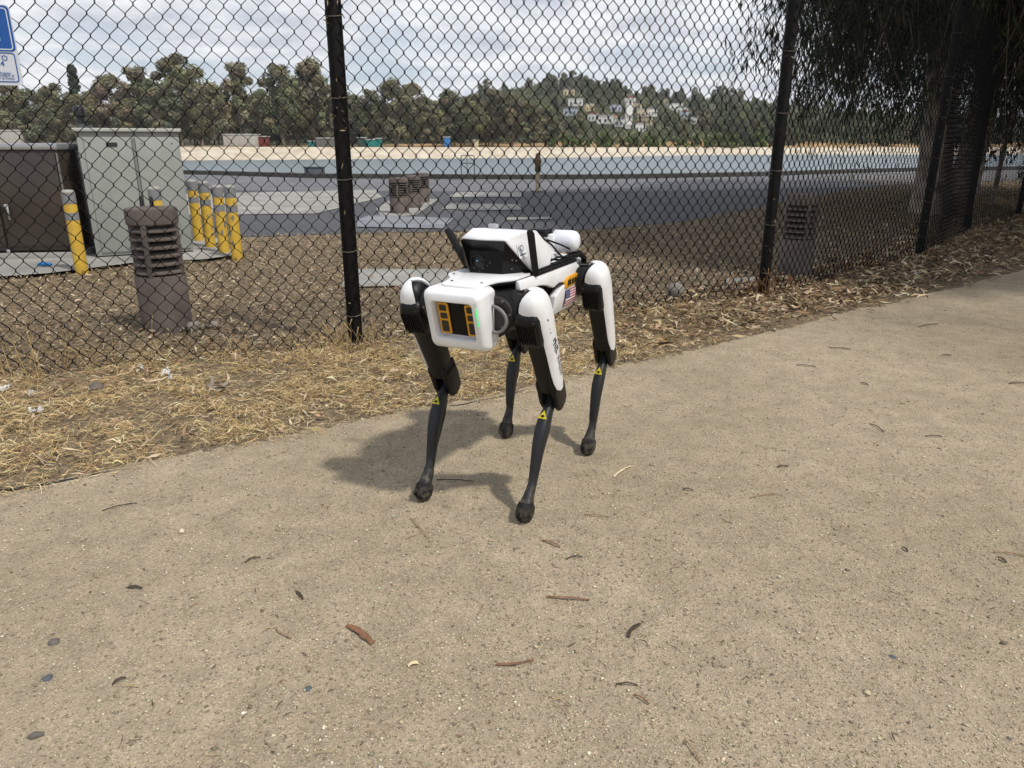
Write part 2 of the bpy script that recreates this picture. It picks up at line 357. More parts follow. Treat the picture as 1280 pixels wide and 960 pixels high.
# ------------------------------------------------------------------ sign hung on the fence
def fence_pt(u, v, i, off):
    a = Vector((*FP[i], 0)); b = Vector((*FP[i + 1], 0)); d = (b - a).normalized(); n = Vector((d.y, -d.x, 0)); o = Vector((0, 0, CAMH)); r = ray(u, v)
    t = ((a + n * off - o).dot(n)) / r.dot(n); return o + r * t
rt = fence_pt(13, 6, 0, .075); rb = fence_pt(28, 107, 0, .075)
fd = (Vector((*FP[1], 0)) - Vector((*FP[0], 0))).normalized(); fn = Vector((fd.y, -fd.x, 0))
SH = rt.z - rb.z; SW = .46; rx = (rt + rb) / 2
so = Vector((rx.x, rx.y, 0)); sign = empty('warning_sign', (so.x, so.y, 0)); tag(sign, 'blue and white metal notice on the fence, cut off by the left edge', 'sign')
def sp(a, z, w=0): return fd * a + fn * w + Vector((0, 0, z))          # a: along fence (negative = left)
def rrect(a0, a1, z0, z1, r, n=5):
    out = []
    for cx, cz, s0 in ((a1 - r, z1 - r, 0), (a0 + r, z1 - r, 90), (a0 + r, z0 + r, 180), (a1 - r, z0 + r, 270)):
        for k in range(n): t = R(s0 + 90 * k / (n - 1)); out.append((cx + r * math.cos(t), cz + r * math.sin(t)))
    return out
z0, z1 = rb.z, rt.z; zm = z0 + SH * .425
white_sign = mat('sign white', srgb(196, 202, 210), .45, var=.05, vscale=6); blue_sign = mat('sign blue', srgb(14, 76, 150), .4, var=.05, vscale=5)
MB().prism(rrect(-SW, 0, z0, z1, .018), lambda a, z: sp(a, z, -.001), lambda a, z: sp(a, z, .001)).build('plate', white_sign, sign)
bp = [p for p in rrect(-SW + .004, -.004, zm, z1 - .004, .016)]
MB().prism(bp, lambda a, z: sp(a, z, .0012), lambda a, z: sp(a, z, .0022)).build('blue_field', blue_sign, sign)
def border(z_a, z_b, m, ins):
    q = rrect(-SW + ins, -ins, z_a, z_b, .012); q2 = rrect(-SW + ins + .004, -ins - .004, z_a + .004, z_b - .004, .009); n = len(q); b = MB()
    vs = [sp(a, z, .0026) for a, z in q] + [sp(a, z, .0026) for a, z in q2]
    b.add(vs, [(i, (i + 1) % n, n + (i + 1) % n, n + i) for i in range(n)]); return b.build('border_line', m, sign, smooth=False)
border(zm + .006, z1 - .012, white_sign, .012); border(z0 + .012, zm - .004, blue_sign, .012)
def stext(body, a, z, size, m): text_mesh('lettering', body, size, m, sign, frame(sp(a, z, .003), fd, (0, 0, 1)), .0003, 'RIGHT')
def pz(v): return fence_pt(12, v, 0, .075).z
def pa(u, v): return (fence_pt(u, v, 0, .075) - so).dot(fd)
stext('N', pa(1, 45), pz(46), .055, white_sign)
stext('TO', pa(10, 72), pz(73), .03, blue_sign); stext('34', pa(6, 80), pz(80), .03, blue_sign)
stext('Los Angeles', pa(14, 92), pz(91.5), .013, blue_sign); stext('Department of', pa(18, 95), pz(94.5), .013, blue_sign); stext('Water & Power', pa(19, 98), pz(98), .013, blue_sign)

# ------------------------------------------------------------------ louvred concrete bollards
bolm = mat('brown cast concrete', srgb(110, 101, 95), .9, var=.15, vscale=5, c2=srgb(90, 82, 77), bump=.25, bscale=90, detail=8, spec=.25)
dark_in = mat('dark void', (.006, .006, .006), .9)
def ringpts(r, z, n=28, ph=0): return [(r * math.cos(2 * math.pi * k / n + ph), r * math.sin(2 * math.pi * k / n + ph), z) for k in range(n)]
def louvre_bollard(loc, r, H, rib0, label, pegs=False, group=None, small=False):
    root = empty('louvred_bollard', (loc[0], loc[1], 0), rib0); tag(root, label, 'bollard', 'louvred concrete bollards')
    zb = H * .47; zt = H * .87; nl = 6; n = 20 if small else 32
    MB().loft([ringpts(r * .99, -.03, n), ringpts(r * .99, zb - .012, n), ringpts(r * .95, zb, n)]).build('base', bolm, root)
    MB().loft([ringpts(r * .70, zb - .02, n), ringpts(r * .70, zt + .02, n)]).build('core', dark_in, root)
    st = (zt - zb) / nl
    for k in range(nl):
        z = zb + st * (k + .45)
        MB().loft([ringpts(r * .68, z + st * .42, n), ringpts(r * .985, z - st * .06, n), ringpts(r * .985, z - st * .22, n), ringpts(r * .68, z + st * .20, n), ringpts(r * .68, z + st * .42, n)], False).build('louvre', bolm, root)
    for k in range(4):
        a = k * math.pi / 2; M = Matrix.Rotation(a, 3, 'Z'); c = M @ Vector((r * .865, 0, (zb + zt) / 2))
        MB().box(c, (r * .25, r * .21, zt - zb + .01), M).build('rib', bolm, root, bevel=.004)
    MB().loft([ringpts(r * .95, zt, n), ringpts(r * 1.0, zt + .008, n), ringpts(r * 1.0, H - .012, n), ringpts(r * .96, H, n), ringpts(r * .5, H + .006, n), ringpts(r * .05, H + .008, n)]).build('cap', bolm, root)
    if pegs:
        for px_, dx in ((.06, -.075), (-.02, .02)):
            M = Matrix.Rotation(-rib0, 3, 'Z'); p = M @ Vector((dx, px_, 0)); MB().loft([ringpts(.011, 0, 8), ringpts(.011, .05, 8), ringpts(.006, .062, 8)]).build('peg', mat('dark peg', (.02, .02, .02), .6), root).location = (p.x, p.y, H)
    return root
g = ground(198, 418); louvre_bollard((g[0], g[1] + .13), .138, .70, R(-88), 'brown louvred concrete bollard in front of the grey cabinet, two pegs on top', True)
g = ground(999, 349); louvre_bollard((g[0], g[1] + .12), .135, .66, R(-86), 'shaded louvred concrete bollard just right of a fence post')
for (u, v), h, lb in (((498, 268), .53, 'louvred concrete bollard nearest of the three on the lot'), ((515, 261), .52, 'middle one of the three louvred bollards on the lot'), ((526, 254), .52, 'farthest of the three louvred bollards on the lot')):
    g = ground(u, v); louvre_bollard((g[0], g[1] + .14), .148, h, R(-91), lb, small=True)

# ------------------------------------------------------------------ yellow guard posts
yel = mat('yellow paint', srgb(204, 168, 60), .55, var=.06, vscale=9, c2=srgb(186, 150, 52), bump=.1, bscale=40)
def band_mat():
    return mat('grey reflective band', srgb(128, 130, 132), .5, var=.08, vscale=6)
peel = mat('peeled grey patch', srgb(120, 116, 108), .8)
def guard_post(base, top, lean, label, peeled=False, lower_z=None):
    r = .05; x, y = base; root = empty('guard_post', (x, y, 0)); tag(root, label, 'bollard', 'yellow guard posts'); H = top
    root.rotation_euler = (0, lean, 0)
    n = 20
    MB().loft([ringpts(r, -.05, n), ringpts(r, H - .02, n), ringpts(r * .93, H - .008, n), ringpts(r * .7, H, n), ringpts(r * .2, H + .004, n)]).build('tube', yel, root)
    MB().loft([ringpts(r + .001, H - .016, n), ringpts(r * .95, H - .005, n), ringpts(r * .72, H + .003, n), ringpts(r * .1, H + .007, n)]).build('cap', mat('pale cap', srgb(150, 148, 140), .6), root)
    for za, zb_ in ((H - .105, H - .017), (H - .235, H - .175)):
        MB().loft([ringpts(r + .0015, za, n), ringpts(r + .0015, zb_, n)], False).build('reflective_band', band_mat(), root)
    if peeled:
        b = MB()
        for k in range(9):
            a0 = random.uniform(-2.9, -.2); z = random.uniform(.12, H - .12); da = random.uniform(.15, .4); dz = random.uniform(.012, .05)
            pts = [((r + .0012) * math.cos(a0 + da * math.cos(t) * random.uniform(.6, 1)), (r + .0012) * math.sin(a0 + da * math.cos(t)), z + dz * math.sin(t) * random.uniform(.6, 1)) for t in np.linspace(0, 2 * math.pi, 9)[:-1]]
            b.add(pts, [tuple(range(8))])
        tag(b.build('bare_patch', peel, root, smooth=False), kind='stuff')
def ztop(u, v, Y): return at(u, v, Y).z
for (bu, bv), (tu, tv), lb, pl in (((103, 342), (85, 238), 'yellow guard post with grey bands by the brown cabinet', False), ((207, 337), (192, 234), 'yellow guard post mostly hidden behind the louvred bollard', False),
        ((249, 304), (241, 225), 'yellow guard post closest to the grey cabinet, first of four', False), ((264, 312), (255, 227), 'peeling yellow guard post, second of four from the grey cabinet', True), ((281, 319), (271, 232), 'yellow guard post, third of four from the grey cabinet', True), ((297, 325), (288, 232), 'peeling yellow guard post, last of four and nearest the lot', True)):
    g = ground(bu, bv); guard_post(g, ztop(tu, tv, g[1]), 0, lb, pl)

# ------------------------------------------------------------------ cabinets
def cab_frame(o, ang): return (lambda a, b, z: (a, b, z))
gp = mat('grey green cabinet paint', srgb(150, 154, 148), .5, var=.05, vscale=3, c2=srgb(140, 144, 138), bump=.04, bscale=60)
gside = gp
ga, gb = Vector((*ground(122, 326), 0)), Vector((*ground(243, 318.5), 0)); gw = (gb - ga).length; gang = math.atan2(gb.y - ga.y, gb.x - ga.x)
root = empty('utility_cabinet', ga, gang); tag(root, 'tall pale grey green utility cabinet with two doors and a flat lid', 'cabinet')
GH = 1.12
MB().box((gw / 2, .26, GH / 2 + .03), (gw, .50, GH - .02)).build('body', gp, root, bevel=.006)
MB().box((gw / 2, .26, GH + .035), (gw + .05, .56, .03)).build('lid', mat('pale lid', srgb(176, 178, 172), .45, var=.05, vscale=4), root, bevel=.005)
for x0, x1 in ((.05, gw * .53 - .012), (gw * .53 + .02, gw - .02)):
    dr = MB().box(((x0 + x1) / 2, .004, GH / 2 + .02), (x1 - x0, .016, GH - .10)).build('door', gp, root, bevel=.004)
    for zz in (.09, .105, .12, .135, .15):
        MB().box(((x0 + x1) / 2 + (.16 if x0 < .1 else -.08), -.006, zz + .02), (.12, .006, .006)).build('vent_slot', mat('slot dark', srgb(84, 86, 84), .7), dr)
    for (bx, bz) in ((x0 + .05, GH - .08), (x1 - .05, GH - .08), (x0 + .06, .5), (x1 - .07, .3)):
        MB().loft([[(bx + .006 * math.cos(t), -.004 - d, bz + .006 * math.sin(t)) for t in np.linspace(0, 6.283, 9)[:-1]] for d in (0, .005)]).build('bolt', mat('bolt steel', (.2, .2, .2), .4, .8), dr)
MB().box((gw * .53 + .004, -.001, GH / 2 + .02), (.022, .008, GH - .11)).build('door_strip', mat('strip', srgb(120, 124, 118), .5), root)
lp = MB().box((.27, -.007, GH - .09), (.09, .005, .035)).build('label_plate', mat('dark plate', srgb(46, 46, 46), .5), root)
bm_ = mat('dark bronze paint', srgb(62, 53, 44), .35, var=.12, vscale=2.5, c2=srgb(50, 43, 37), spec=.6)
bc = Vector((*ground(96, 326), 0)); root = empty('bronze_cabinet', bc, R(7)); tag(root, 'dark bronze double door equipment cabinet with silver top at left', 'cabinet')
BW, BH = 1.7, .985
MB().box((-BW / 2, .38, BH / 2 + .05), (BW, .74, BH - .1)).build('body', bm_, root, bevel=.006)
MB().box((-BW / 2, .38, BH + .028), (BW + .03, .80, .055)).build('top', mat('brushed metal top', srgb(172, 174, 176), .3, .6, var=.08, vscale=3), root, bevel=.006)
MB().box((-BW / 2, .38, .035), (BW + .06, .8, .09)).build('plinth', conc, root, bevel=.006)
hm = mat('chrome handle', srgb(200, 200, 200), .2, 1.0)
for x0, x1, hx in ((-1.62, -1.12, 0), (-1.10, -.575, -.63), (-.555, -.02, -.50)):
    d_ = MB().box(((x0 + x1) / 2, -.004, BH / 2 + .06), (x1 - x0, .018, BH - .17)).build('door', bm_, root, bevel=.004)
    if hx:
        hb = MB().box((hx, -.02, .50), (.04, .018, .04)).box((hx + .012, -.034, .445), (.018, .012, .12)).build('door_handle', hm, d_, bevel=.003)
MB().box((-.565, -.012, .09), (.03, .012, .05)).build('latch', hm, root, bevel=.002)
MB().box((-.006, .003, BH / 2 + .05), (.012, .02, BH - .15)).build('corner_strip', mat('bright trim', srgb(140, 138, 132), .35, .5), root)
# small dark-topped lamp post behind the cabinets
p = at(103, 163, 8.3); root = empty('lamp_post', (p.x, p.y, 0)); tag(root, 'short pole with a black domed head rising behind the cabinets', 'lamp post')
MB().loft([ringpts(.034, 0, 12), ringpts(.034, 1.30, 12)]).build('pole', mat('grey pole', srgb(100, 104, 106), .5, .3), root)
MB().loft([ringpts(.040, 1.24, 14), ringpts(.040, 1.30, 14), ringpts(.056, 1.315, 14), ringpts(.058, 1.38, 14), ringpts(.045, 1.41, 14), ringpts(.01, 1.42, 14)]).build('head', mat('black lamp head', (.015, .015, .017), .4), root)
MB().box((.06, 0, 1.2), (.1, .03, .03)).build('bracket', mat('grey pole', (0, 0, 0)), root, bevel=.004)
# hand rail, wrapped post, junction box and sprig at the water's edge
p = at(585, 226, 22.3); root = empty('ladder_rail', (p.x, p.y, 0)); tag(root, 'thin dark ladder rail standing at the water edge', 'rail'); rm = mat('dark steel', (.03, .03, .032), .5, .3)
for sx in (-1, 1): MB().tube([(sx * .19, 0, 0), (sx * .19, 0, .66), (sx * .17, 0, .68)], .013, 6).build('upright', rm, root)
for z in (.68, .47): MB().tube([(-.19, 0, z), (.19, 0, z)], .011, 6).build('crossbar', rm, root)
MB().tube([(-.02, .02, .02), (-.02, .02, .68)], .008, 6).build('upright', rm, root)
g = ground(672, 240); root = empty('wrapped_post', (g[0], g[1], 0)); tag(root, 'slim pale post with a brown wrapped top on the asphalt', 'post')
MB().loft([ringpts(.06, 0, 10), ringpts(.05, .06, 10), ringpts(.042, .38, 10), ringpts(.045, .5, 10)]).build('stem', mat('pale wood', srgb(168, 152, 128), .8, var=.15, vscale=9), root)
MB().loft([ringpts(.045, .42, 10), ringpts(.075, .48, 10, .2), ringpts(.06, .56, 10, .4), ringpts(.085, .64, 10, .1), ringpts(.06, .72, 10, .3), ringpts(.05, .80, 10), ringpts(.02, .83, 10)]).build('wrapping', mat('brown wrap', srgb(96, 78, 58), .9, var=.3, vscale=20, bump=.4, bscale=30), root)
MB().loft([ringpts(.2, 0.002, 12), ringpts(.17, .025, 12)]).build('base_plate', mat('dark steel', (0, 0, 0)), root)
p = at(397, 222, 24.3); root = MB().box((0, 0, .14), (.55, .4, .32)).box((0, 0, .315), (.6, .45, .03)).build('junction_box', mat('grey blue box', srgb(88, 94, 102), .6, var=.1), bevel=.01, loc=(p.x, 24.0, 0)); tag(root, 'small blue grey junction box on the shore behind the fence post', 'box')
# pieces of far furniture along the bank top
def far_box(u, v, w, h, d, mc, name, label, cat, rows=3):
    Y = float(fsh(at(u, v, 140).x)) + 12; p = at(u, v, Y); z = float(zterr(p.x, Y)); root = empty(name, (p.x, Y, z)); tag(root, label, cat)
    MB().box((0, 0, h / 2), (w, d, h)).build('body', mc, root, bevel=.05)
    MB().box((0, 0, h + .06), (w + .2, d + .2, .14)).build('roof', mat('pale far roof', srgb(190, 190, 186), .7), root)
    for k in range(rows): MB().box((-w / 2 + w * (k + .5) / rows, -d / 2 - .03, h * .48), (w / rows * .7, .06, h * .75)).build('panel', mc, root)
far_box(453, 183, 1.3, 1.5, 1.5, mat('dark green far paint', srgb(40, 70, 62), .6), 'storage_bin', 'dark green storage bin at the left end of the teal row', 'bin', 1)
far_box(464, 183, 1.6, 1.2, 1.5, mat('teal far paint', srgb(24, 130, 122), .6), 'storage_bin', 'bright teal storage bin on the far bank', 'bin', 2)
far_box(473, 183, 1.2, 1.4, 1.5, mat('teal far paint', (0, 0, 0)), 'storage_bin', 'bright teal storage bin at the right end of the far row', 'bin', 2)
far_box(559, 183, 1.1, 1.7, 1.2, mat('blue far paint', srgb(52, 126, 190), .6), 'portable_toilet', 'small blue portable cabin on the far bank', 'cabin', 1)
far_box(595, 182, .9, 1.2, .9, mat('cream far paint', srgb(206, 196, 160), .6), 'utility_box', 'small cream box on the far bank slope', 'box', 1)
far_box(390, 182, 1.0, .9, 1.0, mat('teal far paint', (0, 0, 0)), 'storage_bin', 'small teal bin alone left of the fence post', 'bin', 1)
far_box(330, 183, 1.6, 1.6, 1.6, mat('rust red far paint', srgb(110, 50, 42), .6), 'storage_shed', 'dull red shed between the far trunks', 'shed', 1)
far_box(303, 182, 5.2, 1.9, 3, mat('off white far paint', srgb(176, 172, 164), .6), 'park_building', 'long low off white building between the far trunks', 'building', 6)
far_box(412, 182, 4.0, 1.4, 3, mat('grey far paint', srgb(110, 108, 102), .6), 'park_building', 'low grey park building just left of the fence post', 'building', 5)
far_box(20, 182, 3.6, 2.4, 3, mat('off white far paint', (0, 0, 0)), 'park_building', 'pale building top above the bronze cabinet at left', 'building', 4)
# ------------------------------------------------------------------ trees
def leaf_mat(name, trans, gain=1.0):
    m = bpy.data.materials.new(name); m.use_nodes = True; nt = m.node_tree; L = nt.links.new; nt.nodes.remove(nt.nodes['Principled BSDF']); out = nt.nodes['Material Output']
    at_ = N(nt, 'ShaderNodeAttribute', attribute_name='Col'); d = N(nt, 'ShaderNodeBsdfDiffuse'); t = N(nt, 'ShaderNodeBsdfTranslucent'); mx = N(nt, 'ShaderNodeMixShader', i_0=trans)
    L(at_.outputs['Color'], d.inputs[0]); L(at_.outputs['Color'], t.inputs[0]); L(d.outputs[0], mx.inputs[1]); L(t.outputs[0], mx.inputs[2]); L(mx.outputs[0], out.inputs[0]); return m
leafm = leaf_mat('far foliage', .25)
barkm = mat('grey bark', srgb(140, 126, 110), .9, var=.25, vscale=1.5, bump=.4, bscale=6)
def quads_from(P, size, rng, elong=1.6, droop=.0, nrm=None):
    n = len(P)
    if nrm is None: nrm = rng.normal(size=(n, 3))
    nrm = nrm / (np.linalg.norm(nrm, axis=1)[:, None] + 1e-9)
    a = np.cross(nrm, rng.normal(size=(n, 3))); a /= np.linalg.norm(a, axis=1)[:, None]; b = np.cross(nrm, a)
    s = size * rng.uniform(.6, 1.25, n)[:, None]
    V = np.stack([P - a * s * elong, P + b * s * .6 - a * s * .1, P + a * s * elong, P - b * s * .6 + a * s * .15], 1).reshape(-1, 3)
    return V, np.arange(n * 4).reshape(n, 4)
def crown_mesh(seed, H=14., W=9., z0=.28, nb=30, per=200, size=.24, base=(.095, .098, .052), shape='euc', droop=.4):
    rng = np.random.default_rng(seed); Ps = []; Cs = []; Ns = []
    for k in range(nb):
        h = z0 + (1 - z0) * (k + rng.uniform(0, 1)) / nb
        if shape == 'euc': prof = .55 + .45 * math.sin(math.pi * min(1, (h - z0) / (1 - z0) * .9 + .12))
        elif shape == 'round': prof = math.sqrt(max(.03, 1 - (2 * (h - z0) / (1 - z0) - .9) ** 2))
        else: prof = max(.1, 1.05 - (h - z0) / (1 - z0))
        rad = W / 2 * prof; rb = ((W * .125 if shape == 'euc' else W * .16) if shape != 'cone' else W * .15) * rng.uniform(.7, 1.25)
        ang = rng.uniform(0, 6.283); rr = max(0, rad - rb) * math.sqrt(rng.uniform(0.05, 1)) if shape != 'cone' else max(0, rad - rb * .5) * rng.uniform(.2, 1)
        c = np.array([rr * math.cos(ang), rr * math.sin(ang), h * H - rb * .3])
        d = rng.normal(size=(per, 3)); d /= np.linalg.norm(d, axis=1)[:, None]; d *= (rng.uniform(.15, 1, per) ** .45)[:, None] * np.array([1, 1, .85]) * rb
        Ps.append(c + d); Ns.append(d / rb + .35 * np.array([c[0], c[1], 0]) / W + rng.normal(0, .38, (per, 3)) + np.array([0, 0, .25])); t = np.array(base) * rng.uniform(.62, 1.3) * (1 + rng.normal(0, .06, 3)); Cs.append(t * rng.uniform(.7, 1.3, (per, 1)))
    P = np.concatenate(Ps); C = np.repeat(np.concatenate(Cs), 4, 0)
    V, F = quads_from(P, size, rng, droop=droop, nrm=np.concatenate(Ns))
    return npmesh('crown', V, F, np.clip(C, 0, 1))
def trunk_mesh(seed, H=14., r=.28, limbs=5, lean=.4, z0=.3):
    rng = random.Random(seed); mb = MB(); lx, ly = rng.uniform(-lean, lean), rng.uniform(-lean, lean)
    pth = [Vector((lx * t * t * 2 + .12 * math.sin(t * 7), ly * t * t * 2, H * .82 * t)) for t in (0, .12, .3, .5, .75, 1)]
    mb.tube(pth, [r * 1.3, r, r * .85, r * .6, r * .35, r * .08], 7)
    for k in range(limbs):
        t = rng.uniform(z0 * .7, .7); i = 2 if t < .45 else 3; p = pth[i]; a = rng.uniform(0, 6.28); l = H * rng.uniform(.14, .26)
        q = p + Vector((math.cos(a) * l * .6, math.sin(a) * l * .6, l * .7)); e = q + Vector((math.cos(a) * l * .3, math.sin(a) * l * .3, l * .4))
        mb.tube([p, q, e], [r * .45, r * .26, r * .06], 5)
    return mb.mesh('trunk')
EUC = [(crown_mesh(10 + i, W=9.2 + i * .5, z0=.13 + .07 * (i % 3), nb=44, per=140, base=b), trunk_mesh(30 + i, limbs=9)) for i, b in enumerate([(.230, .214, .126), (.206, .200, .120), (.244, .218, .136), (.186, .188, .116), (.218, .210, .128)])]
RND = [(crown_mesh(50 + i, H=9, W=8.5, z0=.08, nb=22, per=160, size=.27, base=b, shape='round', droop=0), trunk_mesh(60 + i, 9, .25, 3, z0=.1)) for i, b in enumerate([(.142, .156, .090), (.160, .172, .096), (.130, .144, .090), (.178, .182, .104)])]
CON = [(crown_mesh(70 + i, H=15, W=6 + i, z0=.12, nb=26, per=90, size=.28, base=(.055, .070, .046), shape='cone', droop=-.4), trunk_mesh(80 + i, 15, .25, 2)) for i in range(2)]
BSH = [(crown_mesh(90 + i, H=3.2, W=4.6, z0=.0, nb=12, per=80, size=.24, base=(.125, .165, .05), shape='round', droop=0), trunk_mesh(95 + i, 3, .1, 3, z0=.05)) for i in range(2)]
for q in EUC + RND + CON + BSH:
    q[0].materials.append(leafm); q[1].materials.append(barkm)
def plant(kind, loc, s, name, label, group, cat='tree', sz=None):
    root = empty(name, loc, random.uniform(0, 6.28)); root.scale = (s, s, sz if sz else s); tag(root, label, cat, group)
    link('trunk', kind[1], None, root); link('crown', kind[0], None, root); return root
def crown_top(u, v, Y, H): # scale so that a tree of model height H standing at (u, Y) reaches pixel row v
    p = at(u, v, Y); z = float(zterr(p.x, Y)); return p.x, z, (p.z - z) / H
GROVE = [(8, 102, 14), (38, 112, 4), (62, 104, 16), (95, 118, 5), (132, 93, 7), (165, 82, 12), (190, 100, 3), (214, 67, 8), (240, 82, 18), (262, 104, 4), (292, 77, 9), (322, 112, 15), (345, 80, 5), (366, 96, 14), (386, 74, 8), (410, 104, 4), (436, 116, 12), (462, 112, 7), (492, 98, 5), (512, 104, 14), (540, 124, 7), (562, 112, 12), (590, 118, 6), (615, 110, 12), (640, 116, 8), (664, 126, 4), (682, 130, 10)]
ORD = 'off-frame,off-frame,first,second,third,fourth,fifth,sixth,seventh,eighth,ninth,tenth,eleventh,twelfth,thirteenth,fourteenth,fifteenth,sixteenth,seventeenth,eighteenth,nineteenth,twentieth,twenty-first,twenty-second,twenty-third,twenty-fourth,twenty-fifth,twenty-sixth,twenty-seventh'.split(',')
GL = {132: 'olive eucalyptus left of the tallest tree, above the grey cabinet', 165: 'olive eucalyptus rising just above the grey cabinet', 214: 'tallest olive eucalyptus of the far grove, right above the cabinet', 292: 'pointed olive eucalyptus between the tall tree and the fence post', 345: 'tall eucalyptus left of the fence post beside a sky gap', 386: 'high eucalyptus crown directly left of the fence post', 492: 'rounded brown green eucalyptus right of the fence post', 562: 'eucalyptus above the blue cabin on the far bank', 615: 'eucalyptus over the tan slope left of the hill', 664: 'reddish brown eucalyptus at the right end of the grove'}
for i, (u, v, dd) in enumerate(GROVE):
    Y = float(fsh(at(u, 183, 130).x)) + 9 + dd * .9
    x, z, s = crown_top(u, v, Y, 14.2)
    root = plant(EUC[(i * 3) % 5], (x, Y, z), 1.0, 'eucalyptus_tree', GL.get(u, 'front row eucalyptus of the far grove, ' + ORD[i + 2] + ' from the left edge'), 'eucalyptus grove on the far bank'); root.scale = (max(s, .72), max(s, .72), s)
for i in range(56):                                            # second and third row fill the grove
    u = -60 + i * 13.6 + random.uniform(-8, 8); Y = float(fsh(at(u, 183, 130).x)) + random.uniform(24, 60)
    x, z, s = crown_top(u, random.uniform(112, 136) if u < 430 else random.uniform(122, 140), Y, 14.2)
    plant(EUC[i % 5], (x, Y, z), s, 'eucalyptus_tree', 'olive eucalyptus in the back rows of the far grove', 'eucalyptus grove on the far bank').scale = (max(s, .7), max(s, .7), s)
# tall thin pine at left of the grove
x, z, s = crown_top(88, 80, 150, 15.); plant(CON[0], (x, 150, z), s, 'pine_tree', 'dark thin pine poking above the grove beside the sign', None).scale = (s * .95, s * .95, s)
# houses on the hill
HOUSES = [(711, 116, 14, 0), (719, 129, 18, 1), (713, 141, 17, 2), (742, 148, 14, 1), (756, 151, 20, 1), (766, 150, 10, 3), (775, 155, 16, 1), (785, 158, 8, 1), (795, 134, 13, 0), (787, 127, 13, 1), (802, 143, 14, 0), (806, 153, 18, 4), (814, 142, 12, 1), (842, 135, 18, 1), (852, 139, 14, 1), (856, 145, 12, 2), (799, 162, 14, 1), (769, 136, 14, 2), (828, 128, 12, 4), (736, 136, 11, 4), (991, 171, 9, 1), (1008, 160, 10, 1), (1127, 157, 16, 3), (900, 158, 9, 4), (868, 152, 10, 1)]
HCOL = [mat('house cream', srgb(214, 196, 164), .8), mat('house white', srgb(232, 230, 224), .8), mat('house pale blue', srgb(186, 198, 206), .8), mat('house peach', srgb(214, 168, 128), .8), mat('house buff', srgb(204, 186, 150), .8)]
HROOF = [mat('roof grey', srgb(120, 118, 116), .8), mat('roof terracotta', srgb(150, 98, 74), .8), mat('roof pale', srgb(186, 184, 180), .8)]
winm = mat('far window glass', (.03, .035, .04), .15)
def hit_hill(u, v):
    r = ray(u, v)
    for Y in np.arange(215, 470, 1.5):
        p = at(u, v, Y)
        if float(zterr(p.x, Y)) >= p.z: return p.x, Y, p.z
    return p.x, 380., float(zterr(p.x, 380))
house_px = []
HLAB = ['cream house highest at the left end of the hillside', 'white house just below the highest cream house', 'pale blue house at the left foot of the hillside houses', 'small white house left of the wide white house', 'wide white house in the lowest left row of the hill', 'peach house wedged in the lowest row of white houses', 'white house right of the peach one in the lowest row', 'narrow tall white house in the middle of the hill', 'cream house high in the middle of the hill', 'white house highest in the middle of the hill', 'cream house halfway up in the middle of the hill', 'large buff house low right of the narrow tall house', 'small white house at mid height right of the middle', 'white house leftmost of the upper right cluster', 'white house in the centre of the upper right cluster', 'pale blue house lowest of the upper right cluster', 'white house lowest on the hill above the bushes', 'pale blue house at mid height left of the middle', 'buff house highest at the right end of the hill', 'small buff house left below the top white house', 'small white house low beside the right fence post', 'white house under the hanging leaves right of the fence post', 'peach house glimpsed beside the dark trunk', 'small buff house far right among dark trees', 'small white house right below the upper right cluster']
for i, (u, v, wpx, ci) in enumerate(HOUSES):
    x, Y, z = hit_hill(u, v + 3); w = .95 * wpx / 950 * Y; d = w * .7; h = max(3.0, min(6, w * .55)); house_px.append((u, v, wpx, Y))
    if i == 7: h = 8.5
    root = empty('hillside_house', (x, Y, z - .8), random.uniform(-.35, .35)); nm = ('cream', 'white', 'pale blue', 'peach', 'buff')[ci]
    tag(root, HLAB[i], 'house', 'houses on the hill')
    MB().box((0, 0, h / 2), (w, d, h)).build('wall', HCOL[ci], root)
    if i % 3 == 0: MB().prism([(-w * .55, h), (w * .55, h), (0, h + w * .2)], lambda a, b: (a, -d * .55, b), lambda a, b: (a, d * .55, b)).build('roof', HROOF[i % 2], root, smooth=False)
    else: MB().box((0, 0, h + .15), (w * 1.08, d * 1.1, .35)).build('roof', HROOF[(i + 1) % 3], root)
    for k in range(3):
        for lv in range(2 if h > 5 else 1): MB().box((-w * .32 + w * .32 * k, -d / 2 - .03, 1.6 + 2.7 * lv), (w * .11, .1, 1.0)).build('window', winm, root)
# undergrowth covering the hill between trees and houses
rg = np.random.default_rng(77); n = 60000; az_ = rg.uniform(-.3, .6, n); Yh = rg.uniform(172, 430, n); xh = az_ * Yh; keep = Yh > fsh(xh) + 20
for hu, hv, hw, hy in house_px:
    hx_ = (hu - 640) / 985 * hy; keep &= ~((np.abs(xh - hx_) < hw / 950 * hy * .6) & (Yh < hy + 8) & (Yh > hy - 16) & (rg.uniform(0, 1, n) < .85))
xh, Yh = xh[keep], Yh[keep]; n = len(xh); zc_ = .5 + .5 * np.sin(xh * .21 + 2 * np.sin(Yh * .11)) * np.sin(Yh * .17 + xh * .05)
P = np.stack([xh, Yh, zterr(xh, Yh) + rg.uniform(0, 1.6, n) * (.4 + zc_)], 1); V, F = quads_from(P, .5, rg, nrm=rg.normal(0, .6, (n, 3)) + np.array([0, -.5, .8]))
C = np.repeat(np.array([.118, .128, .072]) * (.6 + .7 * zc_[:, None]) * rg.uniform(.7, 1.3, (n, 1)), 4, 0)
tag(link('hillside_undergrowth', npmesh('hillside_undergrowth', V, F, C), leafm), 'dark green undergrowth covering the hill between the houses', 'undergrowth', kind='stuff')
